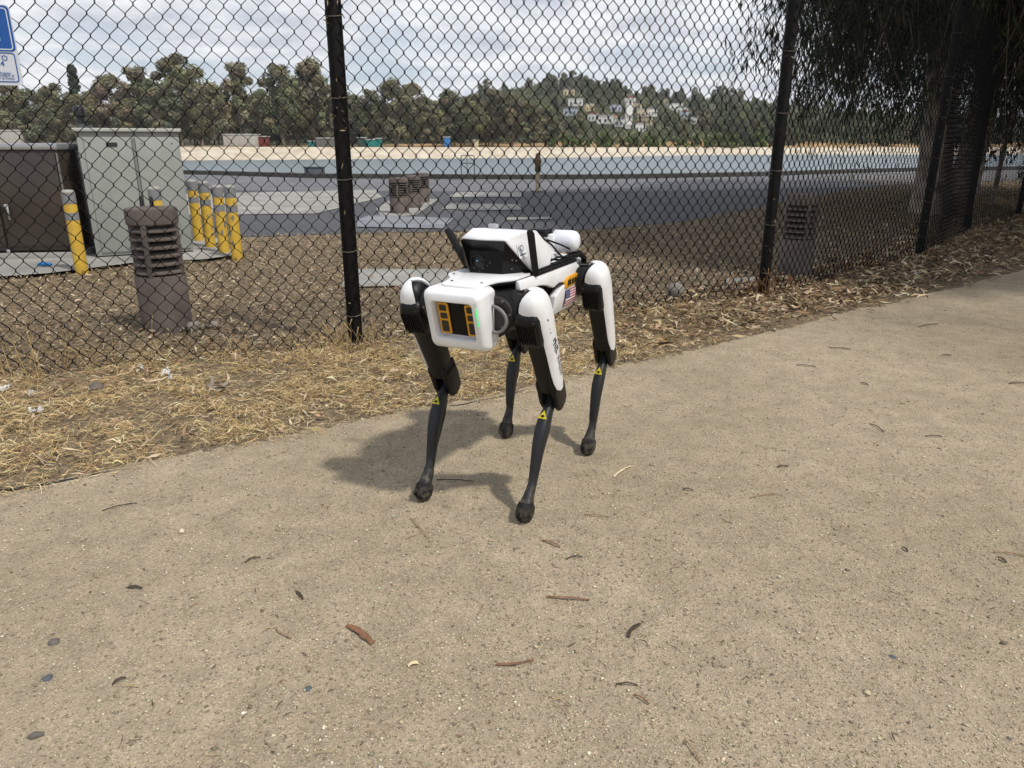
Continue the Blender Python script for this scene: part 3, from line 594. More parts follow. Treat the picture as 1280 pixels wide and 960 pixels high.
# hill trees
cnt = 0; tries = 0
while cnt < 330 and tries < 8000:
    tries += 1
    az = random.choice([random.uniform(-.28, .55), random.uniform(.02, .32)]); Y = random.choice([random.uniform(185, 260), random.uniform(220, 420)]); x = az * Y
    if Y < float(fsh(x)) + 12: continue
    z = float(zterr(x, Y)); kind = random.random(); s = random.uniform(.42, .80) * (1.15 if Y < 260 else 1)
    K, H, W = (RND[random.randrange(4)], 9, 8.5) if kind < .74 else ((CON[random.randrange(2)], 13, 5) if kind < .82 else (EUC[random.randrange(5)], 14, 8)); s2 = s * (.75 if H > 9 else 1)
    u, vt = pix((x, Y, z + H * s2)); vb = pix((x, Y, z))[1]; wp = W * s2 / Y * 950 / 2
    if any(Y < hy and abs(u - hu) < wp * .7 + hw * .5 and vt < hv - 1 and vb > hv - 2 for hu, hv, hw, hy in house_px): continue
    plant(K, (x, Y, z - .3), s2, 'hill_tree' if kind < .74 else ('pine_tree' if kind < .82 else 'eucalyptus_tree'), ('rounded green tree' if kind < .74 else ('dark pointed pine' if kind < .82 else 'olive eucalyptus')) + ' on the wooded hill across the water', 'trees on the wooded hill'); cnt += 1
x, z, s = crown_top(692, 104, 395, 15.); plant(CON[1], (x, 395, z), s, 'pine_tree', 'broad dark pine on the hilltop, highest point of the hill', None).scale = (s * 1.15, s * 1.15, s)
for u, v in ((842, 128), (828, 123), (778, 120), (750, 127), (862, 132), (905, 134), (882, 138), (930, 139), (975, 137), (1010, 133), (1060, 139), (1110, 142)):
    Y = 330 if u < 900 else 225; x, z, s = crown_top(u, v, Y, 9.); plant(RND[u % 4], (x, Y, z), s, 'hill_tree', 'tree forming the skyline of the wooded hill', 'skyline trees of the wooded hill').scale = (min(s, 1.5), min(s, 1.5), s)
for i in range(30):
    u = 905 + i * 14 + random.uniform(-5, 5); Y = float(fsh(at(u, 183, 170).x)) + 14 + random.uniform(0, 22); x, z, s = crown_top(u, random.uniform(140, 158), Y, 9.); plant(RND[i % 3], (x, Y, z), s, 'bank_tree', 'dark green tree on the far right bank', 'trees along the far right bank')
for i in range(24):
    u = 690 + i * 12 + random.uniform(-4, 4); Y = float(fsh(at(u, 183, 150).x)) + 11 + random.uniform(0, 6); x, z, s = crown_top(u, random.uniform(166, 174), Y, 3.2); plant(BSH[i % 2], (x, Y, z), s, 'bush', 'bright green bush on the far bank, ' + ORD[i + 2] + ' from the robot side', 'bushes along the far bank', 'bush')

# ------------------------------------------------------------------ big shading eucalyptus at the right
nearleaf = leaf_mat('eucalyptus leaf', .12)
nearbark = mat('dark eucalyptus bark', srgb(150, 137, 124), .9, var=.3, vscale=5, c2=srgb(78, 69, 61), bump=1.0, bscale=12, detail=9)
def hanging_crown(seed, centers, nstr, per, zlo, zhi, drop, leaf=.085):
    """strands of lanceolate leaves hanging from a canopy; centers = list of (x,y,r)"""
    rng = np.random.default_rng(seed); Ps = []
    wts = np.array([c[2] ** 2 for c in centers]); wts = wts / wts.sum(); ci = rng.choice(len(centers), nstr, p=wts)
    for k in range(nstr):
        cx, cy, cr = centers[ci[k]]; a = rng.uniform(0, 6.283); r = cr * math.sqrt(rng.uniform(0, 1)); z = rng.uniform(zlo, zhi); L = drop * rng.uniform(.35, 1.1)
        t = rng.uniform(0, 1, per) ** .8
        bx, by = rng.normal(0, .18, 2)
        P = np.stack([cx + r * math.cos(a) + bx * t * 2 + rng.normal(0, .07, per), cy + r * math.sin(a) + by * t * 2 + rng.normal(0, .07, per), z - L * t + rng.normal(0, .04, per)], 1); Ps.append(P)
    hanging_crown.tw = [(q[0], q[len(q) // 2], q[-1]) for q in (p[np.argsort(-p[:, 2])] for p in Ps)]
    P = np.concatenate(Ps); n = len(P)
    a = rng.normal(0, .42, (n, 3)); a[:, 2] = -1; a /= np.linalg.norm(a, axis=1)[:, None]
    b = np.cross(a, rng.normal(size=(n, 3))); b /= np.linalg.norm(b, axis=1)[:, None]; s = leaf * rng.uniform(.6, 1.3, n)[:, None]
    V = np.stack([P, P + a * s * .8 + b * s * .14, P + a * s * 2.0, P + a * s * .8 - b * s * .14], 1).reshape(-1, 3)
    C = np.repeat(np.array([.034, .042, .023]) * rng.uniform(.6, 1.5, (n, 1)) * (1 + rng.normal(0, .08, (n, 3))), 4, 0)
    return V, np.arange(n * 4).reshape(n, 4), np.clip(C, 0, 1)
def near_tree(name, base, r, fork, label, clusters, dense, H, seed, zlo=3.6, upper=None, lean=.2):
    root = empty(name, (base[0], base[1], 0)); tag(root, label, 'tree')
    mb = MB(); rng = random.Random(seed)
    pth = [(lean * q * q, .03 * q, z) for z, q in ((-.1, 0), (.25, .1), (.8, .3), (1.7, .55), (2.6, .8), (3.4, 1))]
    rs = [r * 1.3, r * 1.12, r * 1.02, r * .96, r * .92, r * .85]
    rings = []
    for (px_, py_, pz_), q in zip(pth, rs): rings.append([(px_ + q * (1 + .09 * math.sin(3 * t + pz_ * 2) + .05 * math.sin(7 * t + pz_)) * math.cos(t), py_ + q * (1 + .09 * math.sin(3 * t + pz_ * 2)) * math.sin(t), pz_) for t in np.linspace(0, 2 * math.pi, 25)[:-1]])
    mb.loft(rings); tr = mb.build('trunk', nearbark, root, angle=60)
    for k in range(fork):
        a = k * 6.283 / fork + rng.uniform(-.3, .3) + .4; l = H * .62; z0 = rng.uniform(2.2, 3.3) if k else 2.1
        q0 = Vector((lean * (z0 / 3.4) ** 2, .02, z0)); q1 = q0 + Vector((math.cos(a) * l * .28, math.sin(a) * l * .28, l * .38)); q2 = q0 + Vector((math.cos(a) * l * .62, math.sin(a) * l * .62, l * .72)); q3 = q0 + Vector((math.cos(a) * l * .85, math.sin(a) * l * .85, l * .85))
        MB().tube([q0, q1, q2, q3], [r * .6, r * .45, r * .25, r * .06], 9).build('limb', nearbark, root, angle=60)
    V, F, C = hanging_crown(seed, clusters, *dense)
    V = V - np.array([base[0], base[1], 0]); link('crown', npmesh('crown', V, F, C), nearleaf, root)
    tw = np.array(hanging_crown.tw) - np.array([base[0], base[1], 0]); k_ = len(tw); of = np.array([.004, .002, 0]); Vt = np.stack([tw[:, 0] - of, tw[:, 0] + of, tw[:, 1] + of, tw[:, 1] - of, tw[:, 2] - of * .5, tw[:, 2] + of * .5], 1).reshape(-1, 3); i_ = np.arange(k_)[:, None] * 6
    tag(link('twigs', npmesh('twigs', Vt, np.concatenate([i_ + np.array([[0, 1, 2, 3]]), i_ + np.array([[3, 2, 5, 4]])])), nearbark, root), kind='stuff')
    if upper:
        rg = np.random.default_rng(seed + 5); n = upper[5]; d = rg.normal(size=(n, 3)); d /= np.linalg.norm(d, axis=1)[:, None]; d *= (rg.uniform(0, 1, n) ** (1 / 3))[:, None]
        P = np.array(upper[:3]) + d * np.array([upper[3], upper[3], upper[4]]) - np.array([base[0], base[1], 0])
        V, F = quads_from(P, .16, rg, elong=1.3); C = np.repeat(np.array([.030, .038, .019]) * rg.uniform(.6, 1.4, (n, 1)), 4, 0)
        link('crown', npmesh('crown', V, F, C), nearleaf, root)
    return root
TB = ground(1161, 268)
near_tree('eucalyptus_tree', TB, .225, 6, 'large dark eucalyptus behind the fence with hanging leaves at right', [(6.8, 11.2, 3.2), (4.7, 10.4, 1.7), (6.0, 9.9, 2.2), (9.4, 12.2, 2.6), (8, 14.5, 2.5)], (1650, 38, 2.9, 4.9, 1.75), 8, 101, upper=(6.9, 11.2, 6.2, 4.6, 2.2, 15000), lean=-.34)
near_tree('eucalyptus_tree', (9.6, 16.2), .26, 4, 'second dark trunk behind the dense fence panel at far right', [(11, 16, 3.2), (8.6, 17.5, 2.4), (13.5, 15, 3)], (900, 26, 2.8, 4.6, 2.3), 8, 202, upper=(10.5, 16, 6, 4.5, 2.2, 5000))
near_tree('sapling', (8.35, 13.2), .035, 3, 'thin dark sapling right of the dense fence panel', [(8.4, 13.2, .6)], (40, 24, 1.2, 2.6, .9), 3, 303)
near_tree('eucalyptus_tree', (10.2, 6.4), .32, 5, 'eucalyptus overhanging the path from beyond the right edge', [(8.2, 7.6, 3.2), (9.5, 6, 3.8), (7.2, 3.2, 2.6)], (950, 26, 4.4, 6.4, 1.6), 9, 404, upper=(8.3, 6.4, 6.6, 4.2, 2.0, 12000))
# ------------------------------------------------------------------ ground litter
def ribbons(x, y, L, W, ang, lift, rng, z0=.006, bend=.4, tilt=.15):
    n = len(x); d = np.stack([np.cos(ang), np.sin(ang), rng.normal(0, tilt, n)], 1); s = np.stack([-np.sin(ang), np.cos(ang), rng.normal(0, .5, n)], 1)
    P = np.stack([x, y, z0 + lift], 1); bv = s * (rng.normal(0, bend, n) * L)[:, None] * .5; up = np.array([0, 0, 1]) * (np.abs(rng.normal(0, .10, n)) * L)[:, None]
    A = P - d * L[:, None] / 2; B = P + bv + up; Cc = P + d * L[:, None] / 2; w = s * W[:, None] / 2
    V = np.stack([A - w * .6, A + w * .6, B + w, B - w, Cc - w * .4, Cc + w * .4], 1); V[..., 2] = np.maximum(V[..., 2], .005)
    i = np.arange(n)[:, None] * 6
    F = np.concatenate([i + np.array([[0, 1, 2, 3]]), i + np.array([[3, 2, 5, 4]])])
    return V.reshape(-1, 3), F
def colors(n, rng, pal, k, jit=.12):
    pal = np.array(pal); c = pal[rng.integers(0, len(pal), n)] * rng.uniform(.75, 1.2, (n, 1)) * (1 + rng.normal(0, jit * .4, (n, 3)))
    return np.repeat(np.clip(c, 0, 1), k, 0)
litter_m = mat('dry plant litter', (.3, .2, .1), .85, attr=True, spec=.2)
fx = np.array([p[0] for p in FP]); fy = np.array([p[1] for p in FP])
fence_y = lambda x: np.interp(x, fx, fy)
def patch(x, y, s=1.0, seed=0):           # cheap smooth noise 0..1
    return .5 + .25 * np.sin(x * 2.1 * s + seed + 1.3 * np.sin(y * 1.7 * s)) + .25 * np.sin(y * 3.3 * s + 2 * seed + 1.7 * np.sin(x * 2.9 * s))
STRAW = [srgb(204, 177, 126), srgb(188, 161, 112), srgb(212, 192, 148), srgb(156, 132, 96), srgb(112, 95, 70), srgb(224, 208, 168), srgb(140, 120, 90), srgb(204, 174, 118)]
LEAF = [srgb(146, 122, 93), srgb(120, 98, 74), srgb(170, 150, 120), srgb(92, 75, 59), srgb(196, 180, 150), srgb(106, 90, 73)]
MULCH = [srgb(140, 121, 97), srgb(114, 98, 78), srgb(162, 144, 118), srgb(84, 72, 58), srgb(184, 168, 142), srgb(126, 107, 84)]
rng = np.random.default_rng(11)
def strip_points(n, xa, xb, lo, hi):
    x = rng.uniform(xa, xb, n); e = edge_y(x); f = fence_y(x); t = rng.uniform(lo, hi, n); return x, e + (f - e) * t, t
# straw lying between path and fence on the left and centre
x, y, t = strip_points(190000, -3.6, 2.2, -.08, 1.28); keep = (rng.uniform(0, 1, len(x)) < np.where(t > 1.05, .35, 1) * np.clip(.0 + 1.9 * patch(x, y, 3.1, 1) * patch(x, y, 7.3, 4), .14, 1) * np.clip(1.0 - .75 * (x + .1), .06, 1)) & (rng.uniform(0, 1, len(x)) < np.clip((t + .08) * 6, .03, 1))
x, y, t = x[keep], y[keep], t[keep]; n = len(x)
V, F = ribbons(x, y, rng.gamma(2.6, .014, n) + .010, rng.uniform(.0009, .0026, n), rng.normal(.25, 1.0, n), rng.uniform(0, .016, n), rng, tilt=.16)
tag(link('straw_litter', npmesh('straw_litter', V, F, colors(n, rng, STRAW, 6)), litter_m), 'yellow dry straw lying along the foot of the fence', 'straw', kind='stuff')
def leaves(x, y, L, W, rng, zr=.02, tilt=.3, pal=LEAF, name='leaf_litter', label='', cat='leaves'):
    n = len(x); a = rng.uniform(0, 6.283, n); d = np.stack([np.cos(a), np.sin(a), rng.normal(0, tilt, n)], 1); s = np.stack([-np.sin(a), np.cos(a), rng.normal(0, tilt * 1.2, n)], 1)
    P = np.stack([x, y, .006 + rng.uniform(0, zr, n)], 1); c = rng.normal(0, .18, n)[:, None] * L[:, None] * s; up = np.array([0, 0, 1]) * (rng.uniform(.0, .16, n) * L)[:, None]
    L = L[:, None]; W = W[:, None]
    V = np.stack([P - d * L / 2, P - d * L * .1 + s * W / 2 + c + up, P + d * L / 2, P - d * L * .1 - s * W / 2 + c + up * .6], 1); V[..., 2] = np.maximum(V[..., 2], .005)
    return tag(link(name, npmesh(name, V.reshape(-1, 3), np.arange(n * 4).reshape(n, 4), colors(n, rng, pal, 4)), litter_m), label, cat, kind='stuff')
x, y, t = strip_points(90000, -3.6, 3.0, -.10, 1.15); keep = rng.uniform(0, 1, len(x)) < np.clip((t + .10) * 5, .02, 1) * np.clip(1.2 - .5 * x, .2, 1) * np.clip(.15 + 1.6 * patch(x, y, 3.1, 1) * patch(x, y, 7.3, 4), .3, 1); x, y = x[keep], y[keep]; n = len(x)
V, F = ribbons(x, y, rng.gamma(2, .006, n) + .004, rng.uniform(.0009, .0026, n), rng.uniform(0, 6.28, n), rng.uniform(0, .006, n), rng, tilt=.1)
tag(link('straw_crumbs', npmesh('straw_crumbs', V, F, colors(n, rng, STRAW, 6)), litter_m), 'fine broken straw covering the soil along the path edge', 'straw', kind='stuff')
# brown leaf litter right of the second post and thinner over the straw
x, y, t = strip_points(34000, 0.2, 11.0, -.10, 1.5); keep = rng.uniform(0, 1, len(x)) < np.clip((x - .2) * .5, .05, 1) * np.clip((t + .02) * 2.6, .04, 1)
x, y = x[keep], y[keep]; n = len(x)
leaves(x, y, rng.uniform(.04, .13, n), rng.uniform(.008, .02, n), rng, .03, label='brown fallen leaves heaped along the fence at right')
x, y, t = strip_points(3500, -3.6, 1.6, .0, 1.2); n = len(x)
leaves(x, y, rng.uniform(.02, .08, n), rng.uniform(.005, .014, n), rng, .03, label='fallen leaves and bark mixed into the straw', name='bark_litter', cat='litter')
# mulch chips behind the fence
n = 170000; x = rng.uniform(-9, 16, n); yy = fence_y(np.clip(x, -3.7, 10.3)) + rng.gamma(1.5, 2.6, n) - .1
lf = np.array(lot_front); lot_y = np.interp(x, lf[:, 0], lf[:, 1], left=9.6, right=30); keep = (yy < lot_y + rng.normal(0, .12, n))
slabs = [np.array([ground(*p) for p in pp]) for pp in ([(430, 338), (562, 338), (576, 357), (428, 361)], [(906, 350), (968, 347), (968, 361), (908, 364)])] + [np.array(pad)]
def inside(px_, py_, poly):
    r = np.zeros(len(px_), bool); j = len(poly) - 1
    for i in range(len(poly)):
        c = ((poly[i, 1] > py_) != (poly[j, 1] > py_)) & (px_ < (poly[j, 0] - poly[i, 0]) * (py_ - poly[i, 1]) / (poly[j, 1] - poly[i, 1] + 1e-9) + poly[i, 0]); r ^= c; j = i
    return r
for sl in slabs: keep &= ~(inside(x, yy, sl) & (rng.uniform(0, 1, n) < .985))
x, y = x[keep], yy[keep]; n = len(x); print('mulch', n)
leaves(x, y, rng.uniform(.014, .055, n) * (1 + np.clip(y - 5, 0, 8) * .06), rng.uniform(.005, .014, n), rng, .025, .35, MULCH, 'mulch_litter', 'brown mulch and dry leaves covering the ground behind the fence', 'mulch')
# grit on the path
n = 170000; rr_ = rng.uniform(.75, 6.0, n) ** 1.0; az = rng.uniform(-.78, .80, n); x = rr_ * np.tan(az) * .92; y = rr_
keep = y < edge_y(x) - .0; x, y = x[keep], y[keep]; n = len(x); s = rng.gamma(2.2, .00053, n) + .0007; s = np.where(rng.uniform(0, 1, n) < .004, s * 2.0, s)
o6 = np.array([(1, 0, 0), (-1, 0, 0), (0, 1, 0), (0, -1, 0), (0, 0, 1), (0, 0, -1)], float); t8 = np.array([(0, 2, 4), (2, 1, 4), (1, 3, 4), (3, 0, 4), (2, 0, 5), (1, 2, 5), (3, 1, 5), (0, 3, 5)])
a = rng.uniform(0, 6.28, n); ca, sa = np.cos(a), np.sin(a)
sc3 = s[:, None] * rng.uniform(.6, 1.4, (n, 3)); sc3[:, 2] *= .55; Vl = o6[None] * sc3[:, None, :] * rng.uniform(.7, 1.2, (n, 6, 1))
V = np.stack([Vl[..., 0] * ca[:, None] - Vl[..., 1] * sa[:, None] + x[:, None], Vl[..., 0] * sa[:, None] + Vl[..., 1] * ca[:, None] + y[:, None], Vl[..., 2] + .0045 + sc3[:, None, 2] * .3], -1)
F = (np.arange(n)[:, None, None] * 6 + t8[None]).reshape(-1, 3)
GRIT = [srgb(176, 164, 138), srgb(190, 178, 152), srgb(158, 146, 122), srgb(136, 124, 104), srgb(206, 197, 174), srgb(126, 115, 98), srgb(168, 154, 126), srgb(196, 184, 156)]
tag(link('path_grit', npmesh('path_grit', V.reshape(-1, 3), F, colors(n, rng, GRIT, 6)), mat('grit', (.4, .3, .2), .9, attr=True, spec=.2)), 'loose pale grit scattered over the path', 'grit', kind='stuff')
# short plant crumbs all over the path
n = 3600; rr_ = rng.uniform(.8, 9, n); az = rng.uniform(-.75, .8, n); x = rr_ * np.tan(az) * .9; y = rr_; keep = y < edge_y(x) + .02; x, y = x[keep], y[keep]; n = len(x)
V, F = ribbons(x, y, rng.gamma(2, .006, n) + .004, rng.uniform(.001, .0028, n), rng.uniform(0, 6.28, n), np.zeros(n) + .002, rng, bend=.25, tilt=.05)
tag(link('plant_crumbs', npmesh('plant_crumbs', V, F, colors(n, rng, [srgb(98, 80, 62), srgb(122, 98, 74), srgb(74, 62, 52), srgb(150, 128, 96)], 6)), litter_m), 'tiny plant crumbs strewn over the whole path', 'crumbs', kind='stuff')
# standing dry weeds along the fence
def weeds(u, v, hgt, nst, label, spread=.1, pal=STRAW):
    g = ground(u, v); r2 = random.Random(int(u * 7 + v)); mb = MB()
    for k in range(nst):
        x0 = r2.gauss(0, spread); y0 = r2.gauss(0, spread * .5); h = hgt * r2.uniform(.35, 1); lx = r2.gauss(0, .35) * h; ly = r2.gauss(0, .25) * h
        mb.tube([(x0, y0, -.01), (x0 + lx * .3, y0 + ly * .3, h * .55), (x0 + lx, y0 + ly, h)], [.0018, .0014, .0006], 4)
        if r2.random() < .35:
            q = Vector((x0 + lx, y0 + ly, h)); mb.tube([q - Vector((0, 0, .03)), q + Vector((r2.gauss(0, .02), 0, .02))], [.001, .004], 4)
    o = link('dry_weed', mb.mesh('dry_weed', smooth=True), mat('dry weed stalk ' + str(pal is STRAW), srgb(176, 150, 106) if pal is STRAW else srgb(134, 96, 58), .85), None, (g[0], g[1], 0)); tag(o, label, 'weed', 'dry weeds along the fence', kind='stuff'); return o
weeds(28, 470, .42, 16, 'tall dry weed clump behind the fence at the left edge', .16)
weeds(70, 462, .5, 10, 'dry weed stalks left of the louvred bollard', .12)
weeds(150, 452, .2, 14, 'short dry weeds in front of the louvred bollard', .2)
weeds(430, 440, .17, 60, 'dry grass tuft at the foot of the left fence post', .14)
weeds(300, 448, .12, 26, 'low dry tuft midway between bollard and left post', .25)
weeds(945, 372, .22, 70, 'reddish dry grass tuft at the foot of the right fence post', .15, LEAF)
weeds(840, 392, .14, 60, 'low dry grass tuft right of the robot rear leg', .3)
weeds(1050, 345, .14, 40, 'sparse dry tuft at the fence under the dark tree', .3, LEAF)
# named twigs, bark pieces and stones on the path
barkc = {'red': mat('reddish bark', srgb(132, 94, 68), .85, var=.25, vscale=60, bump=.6, bscale=120), 'dark': mat('dark twig bark', srgb(66, 54, 44), .85, var=.2, vscale=60, bump=.5, bscale=150), 'tan': mat('tan twig', srgb(150, 122, 88), .85, var=.2, vscale=50), 'pale': mat('pale chip', srgb(204, 188, 152), .85, var=.15, vscale=50), 'stone': mat('grey stone', srgb(96, 90, 84), .85, var=.25, vscale=40, bump=.4, bscale=90), 'blue': mat('blue grey stone', srgb(78, 84, 88), .8, var=.2, vscale=40)}
def bark(u0, v0, u1, v1, w, c, label, name='bark_strip', curl=.15, cat='bark'):
    a = Vector((*ground(u0, v0), .007)); b = Vector((*ground(u1, v1), .007)); d = b - a; L = d.length; d.normalize(); s = Vector((-d.y, d.x, 0)); rr = random.Random(int(u0 * 3 + v0)); mid = (a + b) / 2
    rings = []; n = 7
    for i in range(n):
        t = i / (n - 1); ww = w * (.55 + .45 * math.sin(math.pi * (.15 + .7 * t))) * rr.uniform(.72, 1.2); h = max(.0012, w * .15)
        c0 = d * (L * (t - .5)) + s * (curl * L * (math.sin(math.pi * t) * .3 + .08 * math.sin(7 * t + u0))) + Vector((0, 0, .004 * math.sin(math.pi * t) + rr.uniform(0, .001)))
        rings.append([c0 - s * ww / 2, c0 - s * ww * .25 + Vector((0, 0, h)), c0 + s * ww * .2 + Vector((0, 0, h * rr.uniform(.7, 1.1))), c0 + s * ww / 2 + Vector((0, 0, h * .2)), c0 - Vector((0, 0, .002))])
    o = MB().loft(rings).build(name, barkc[c], loc=mid, angle=24); tag(o, label, cat, 'litter pieces on the path'); return o
def stone(u, v, r, c, label, name='pebble', flat=.6):
    g = ground(u, v); bm = bmesh.new(); bmesh.ops.create_icosphere(bm, subdivisions=2, radius=1); rr = random.Random(int(u * 5 + v))
    ph = [rr.uniform(0, 6) for _ in range(3)]
    for q in bm.verts:
        k = 1 + .16 * math.sin(q.co.x * 3 + ph[0]) + .12 * math.sin(q.co.y * 4 + ph[1]) + .1 * math.sin(q.co.z * 3 + ph[2]); q.co = Vector((q.co.x * r * 1.25 * k, q.co.y * r * k, q.co.z * r * flat * k))
    me = bpy.data.meshes.new(name); bm.to_mesh(me); bm.free(); me.polygons.foreach_set('use_smooth', np.ones(len(me.polygons), bool))
    o = link(name, me, barkc[c], None, (g[0], g[1], r * flat * .7), rr.uniform(0, 3)); tag(o, label, 'stone'); return o
bark(434, 785, 466, 808, .017, 'red', 'largest reddish bark piece on the path, lower left of the robot')
bark(160, 737, 178, 738, .009, 'dark', 'short dark bark bit on the path at left', curl=.05)
bark(141, 859, 158, 850, .008, 'dark', 'dark bark sliver in the lower left of the path', curl=.1)
bark(306, 706, 326, 699, .006, 'dark', 'small forked looking twig on the path left of centre', 'twig', .3, 'twig')
bark(346, 789, 365, 801, .004, 'tan', 'thin curved tan twig near the large bark piece', 'twig', -.3, 'twig')
bark(370, 742, 379, 752, .008, 'dark', 'stubby dark twig above the large bark piece', 'twig', .1, 'twig')
bark(683, 749, 737, 753, .007, 'red', 'long thin reddish bark strip below the front foot', curl=-.06)
bark(785, 800, 800, 783, .010, 'dark', 'dark grey bark curl standing out right of centre', curl=.25)
bark(620, 835, 668, 828, .006, 'red', 'slender bent bark strip at bottom centre', curl=-.25)
bark(678, 678, 700, 687, .006, 'red', 'small reddish twig just below the front foot', 'twig', .1, 'twig')
bark(707, 702, 728, 699, .004, 'dark', 'wavy dark twig right below the front foot', 'twig', .3, 'twig')
bark(768, 599, 792, 585, .008, 'pale', 'pale curled bark strip right of the robot', curl=.3)
bark(971, 586, 985, 585, .008, 'dark', 'dark bark bit on the path right of centre', curl=.1)
bark(1156, 547, 1177, 548, .006, 'dark', 'dark stick on the upper right of the path', 'twig', 0, 'twig')
bark(1087, 532, 1104, 542, .005, 'dark', 'bent twig on the upper right of the path', 'twig', .3, 'twig')
bark(770, 859, 797, 860, .004, 'dark', 'thin dark twig at the bottom right of centre', 'twig', .08, 'twig')
bark(792, 872, 811, 884, .004, 'red', 'thin reddish twig at the bottom right of centre', 'twig', .15, 'twig')
bark(1246, 699, 1257, 706, .009, 'dark', 'dark seed pod at the right edge of the path', 'seed_pod', .05, 'seed pod')
bark(1240, 693, 1280, 698, .003, 'tan', 'long straw beside the dark pod at the right edge', 'straw_stalk', .05, 'straw')
bark(1127, 687, 1134, 692, .007, 'dark', 'small dark bark crumb on the right side of the path', curl=.1)
bark(730, 645, 762, 648, .004, 'tan', 'curved tan twig right of the front foot', 'twig', -.3, 'twig')
bark(853, 614, 866, 615, .006, 'dark', 'small dark twig between robot and right edge', 'twig', .05, 'twig')
bark(938, 625, 970, 620, .003, 'tan', 'faint tan straw on the path right of centre', 'straw_stalk', .15, 'straw')
bark(855, 928, 876, 958, .003, 'tan', 'tan straw at the very bottom of the path', 'straw_stalk', .05, 'straw')
bark(513, 650, 539, 681, .003, 'tan', 'long yellow straw in front of the left foot', 'straw_stalk', .03, 'straw')
bark(128, 641, 172, 631, .004, 'dark', 'thin dark twig near the black edging at left', 'twig', .04, 'twig')
bark(1036, 436, 1063, 438, .010, 'dark', 'dark stick on the shaded part of the path', 'twig', 0, 'twig')
bark(995, 458, 1020, 460, .009, 'dark', 'dark stick on the path below the shaded bollard', 'twig', .02, 'twig')
bark(1148, 410, 1172, 406, .010, 'dark', 'dark stick near the leaf heap at right', 'twig', .1, 'twig')
bark(1076, 480, 1085, 483, .010, 'dark', 'stubby black twig on the right side of the path', 'twig', .05, 'twig')
bark(1177, 445, 1189, 446, .010, 'dark', 'short dark stick at the upper right', 'twig', .02, 'twig')
bark(1261, 481, 1279, 480, .009, 'dark', 'dark stick touching the right edge of the picture', 'twig', .05, 'twig')
bark(510, 836, 523, 832, .012, 'pale', 'pale wood chip at bottom centre left', 'wood_chip', .2, 'wood chip')
bark(545, 602, 592, 604, .003, 'dark', 'fine dark stalk in the robot shadow', 'twig', -.05, 'twig')
bark(395, 496, 440, 499, .010, 'pale', 'pale bark strip lying on the straw', curl=.1)
stone(68, 805, .0115, 'stone', 'flat brown grey pebble, upper of three at lower left'); stone(60, 849, .009, 'blue', 'blue grey pebble, middle of three at lower left'); stone(47, 922, .011, 'stone', 'brown pebble, lowest of three at lower left')
stone(385, 863, .007, 'blue', 'small dark pebble below the large bark piece'); stone(1115, 823, .007, 'blue', 'small blue grey pebble at lower right'); stone(1261, 926, .006, 'stone', 'tiny pebble in the lower right corner')
stone(120, 489, .035, 'stone', 'grey rock lying in the straw at left', 'rock', .6)
barkc['pale rock'] = mat('pale rock', srgb(136, 130, 120), .85, var=.12, vscale=20, bump=.3, bscale=40)
g = stone(845, 372, .055, 'pale rock', 'pale pointed rock behind the fence right of the robot', 'rock', 1.0)
stone(243, 412, .045, 'pale rock', 'pale rounded rock right of the louvred bollard', 'rock', .6); stone(266, 409, .045, 'pale rock', 'flat pale rock second right of the louvred bollard', 'rock', .4)
# litter: tissue scraps, driftwood piece, blue scrap, black edging
tis = mat('white tissue', srgb(206, 204, 200), .9)
def tissue(u, v, w, label):
    g = ground(u, v); r2 = random.Random(int(u + v)); n = 7; V = []; F = []
    for i in range(n):
        for j in range(n): V.append(((i / (n - 1) - .5) * w + r2.gauss(0, w * .06), (j / (n - 1) - .5) * w * .6 + r2.gauss(0, w * .05), abs(r2.gauss(.012, .012)) + .008))
    for i in range(n - 1):
        for j in range(n - 1):
            if r2.random() < .8: F.append((i * n + j, (i + 1) * n + j, (i + 1) * n + j + 1, i * n + j + 1))
    me = bpy.data.meshes.new('tissue_scrap'); me.from_pydata(V, [], F); o = link('tissue_scrap', me, tis, None, (g[0], g[1], 0), r2.uniform(0, 3)); tag(o, label, 'litter', 'white scraps in the straw')
tissue(208, 469, .07, 'crumpled white scrap, largest one below the louvred bollard'); tissue(214, 478, .03, 'tiny white scrap under the largest crumpled scrap'); tissue(3, 491, .07, 'white scrap cut by the left edge of the picture'); tissue(46, 518, .045, 'small white scrap in the straw near the left edge'); tissue(178, 466, .035, 'faint white scrap left of the largest scrap'); tissue(40, 497, .025, 'tiny white scrap near the left edge')
g = Vector((*ground(272, 489), 0)); mb = MB(); mb.tube([(-.035, .0, .03), (-.03, 0, .015), (-.01, 0, .006), (.02, 0, .016), (.045, .01, .034)], [.012, .017, .02, .014, .004], 8); mb.tube([(-.025, 0, .02), (-.02, .01, .05), (-.028, .015, .065)], [.012, .009, .003], 7)
tag(mb.build('driftwood_piece', mat('grey wood', srgb(142, 132, 120), .9, var=.2, vscale=30, bump=.4, bscale=60), loc=g), 'small grey forked piece of wood lying in the straw', 'wood')
g = ground(57, 338); tag(MB().tube([(-.06, 0, .05), (-.02, .01, .055), (.06, 0, .05)], [.01, .02, .012], 7).build('plastic_scrap', mat('blue plastic', srgb(20, 110, 170), .4), loc=(g[0], g[1], 0)), 'small blue plastic scrap on the cabinet pad', 'litter')
mb = MB(); ed = [(-80, 628), (0, 617), (50, 609), (95, 600), (120, 594), (150, 589), (185, 582)]
P = [Vector((*ground(*p), 0)) for p in ed]; Q = []
for i in range(len(P) - 1):
    for k in range(5): t = k / 5; Q.append(P[i].lerp(P[i + 1], t))
Q.append(P[-1])
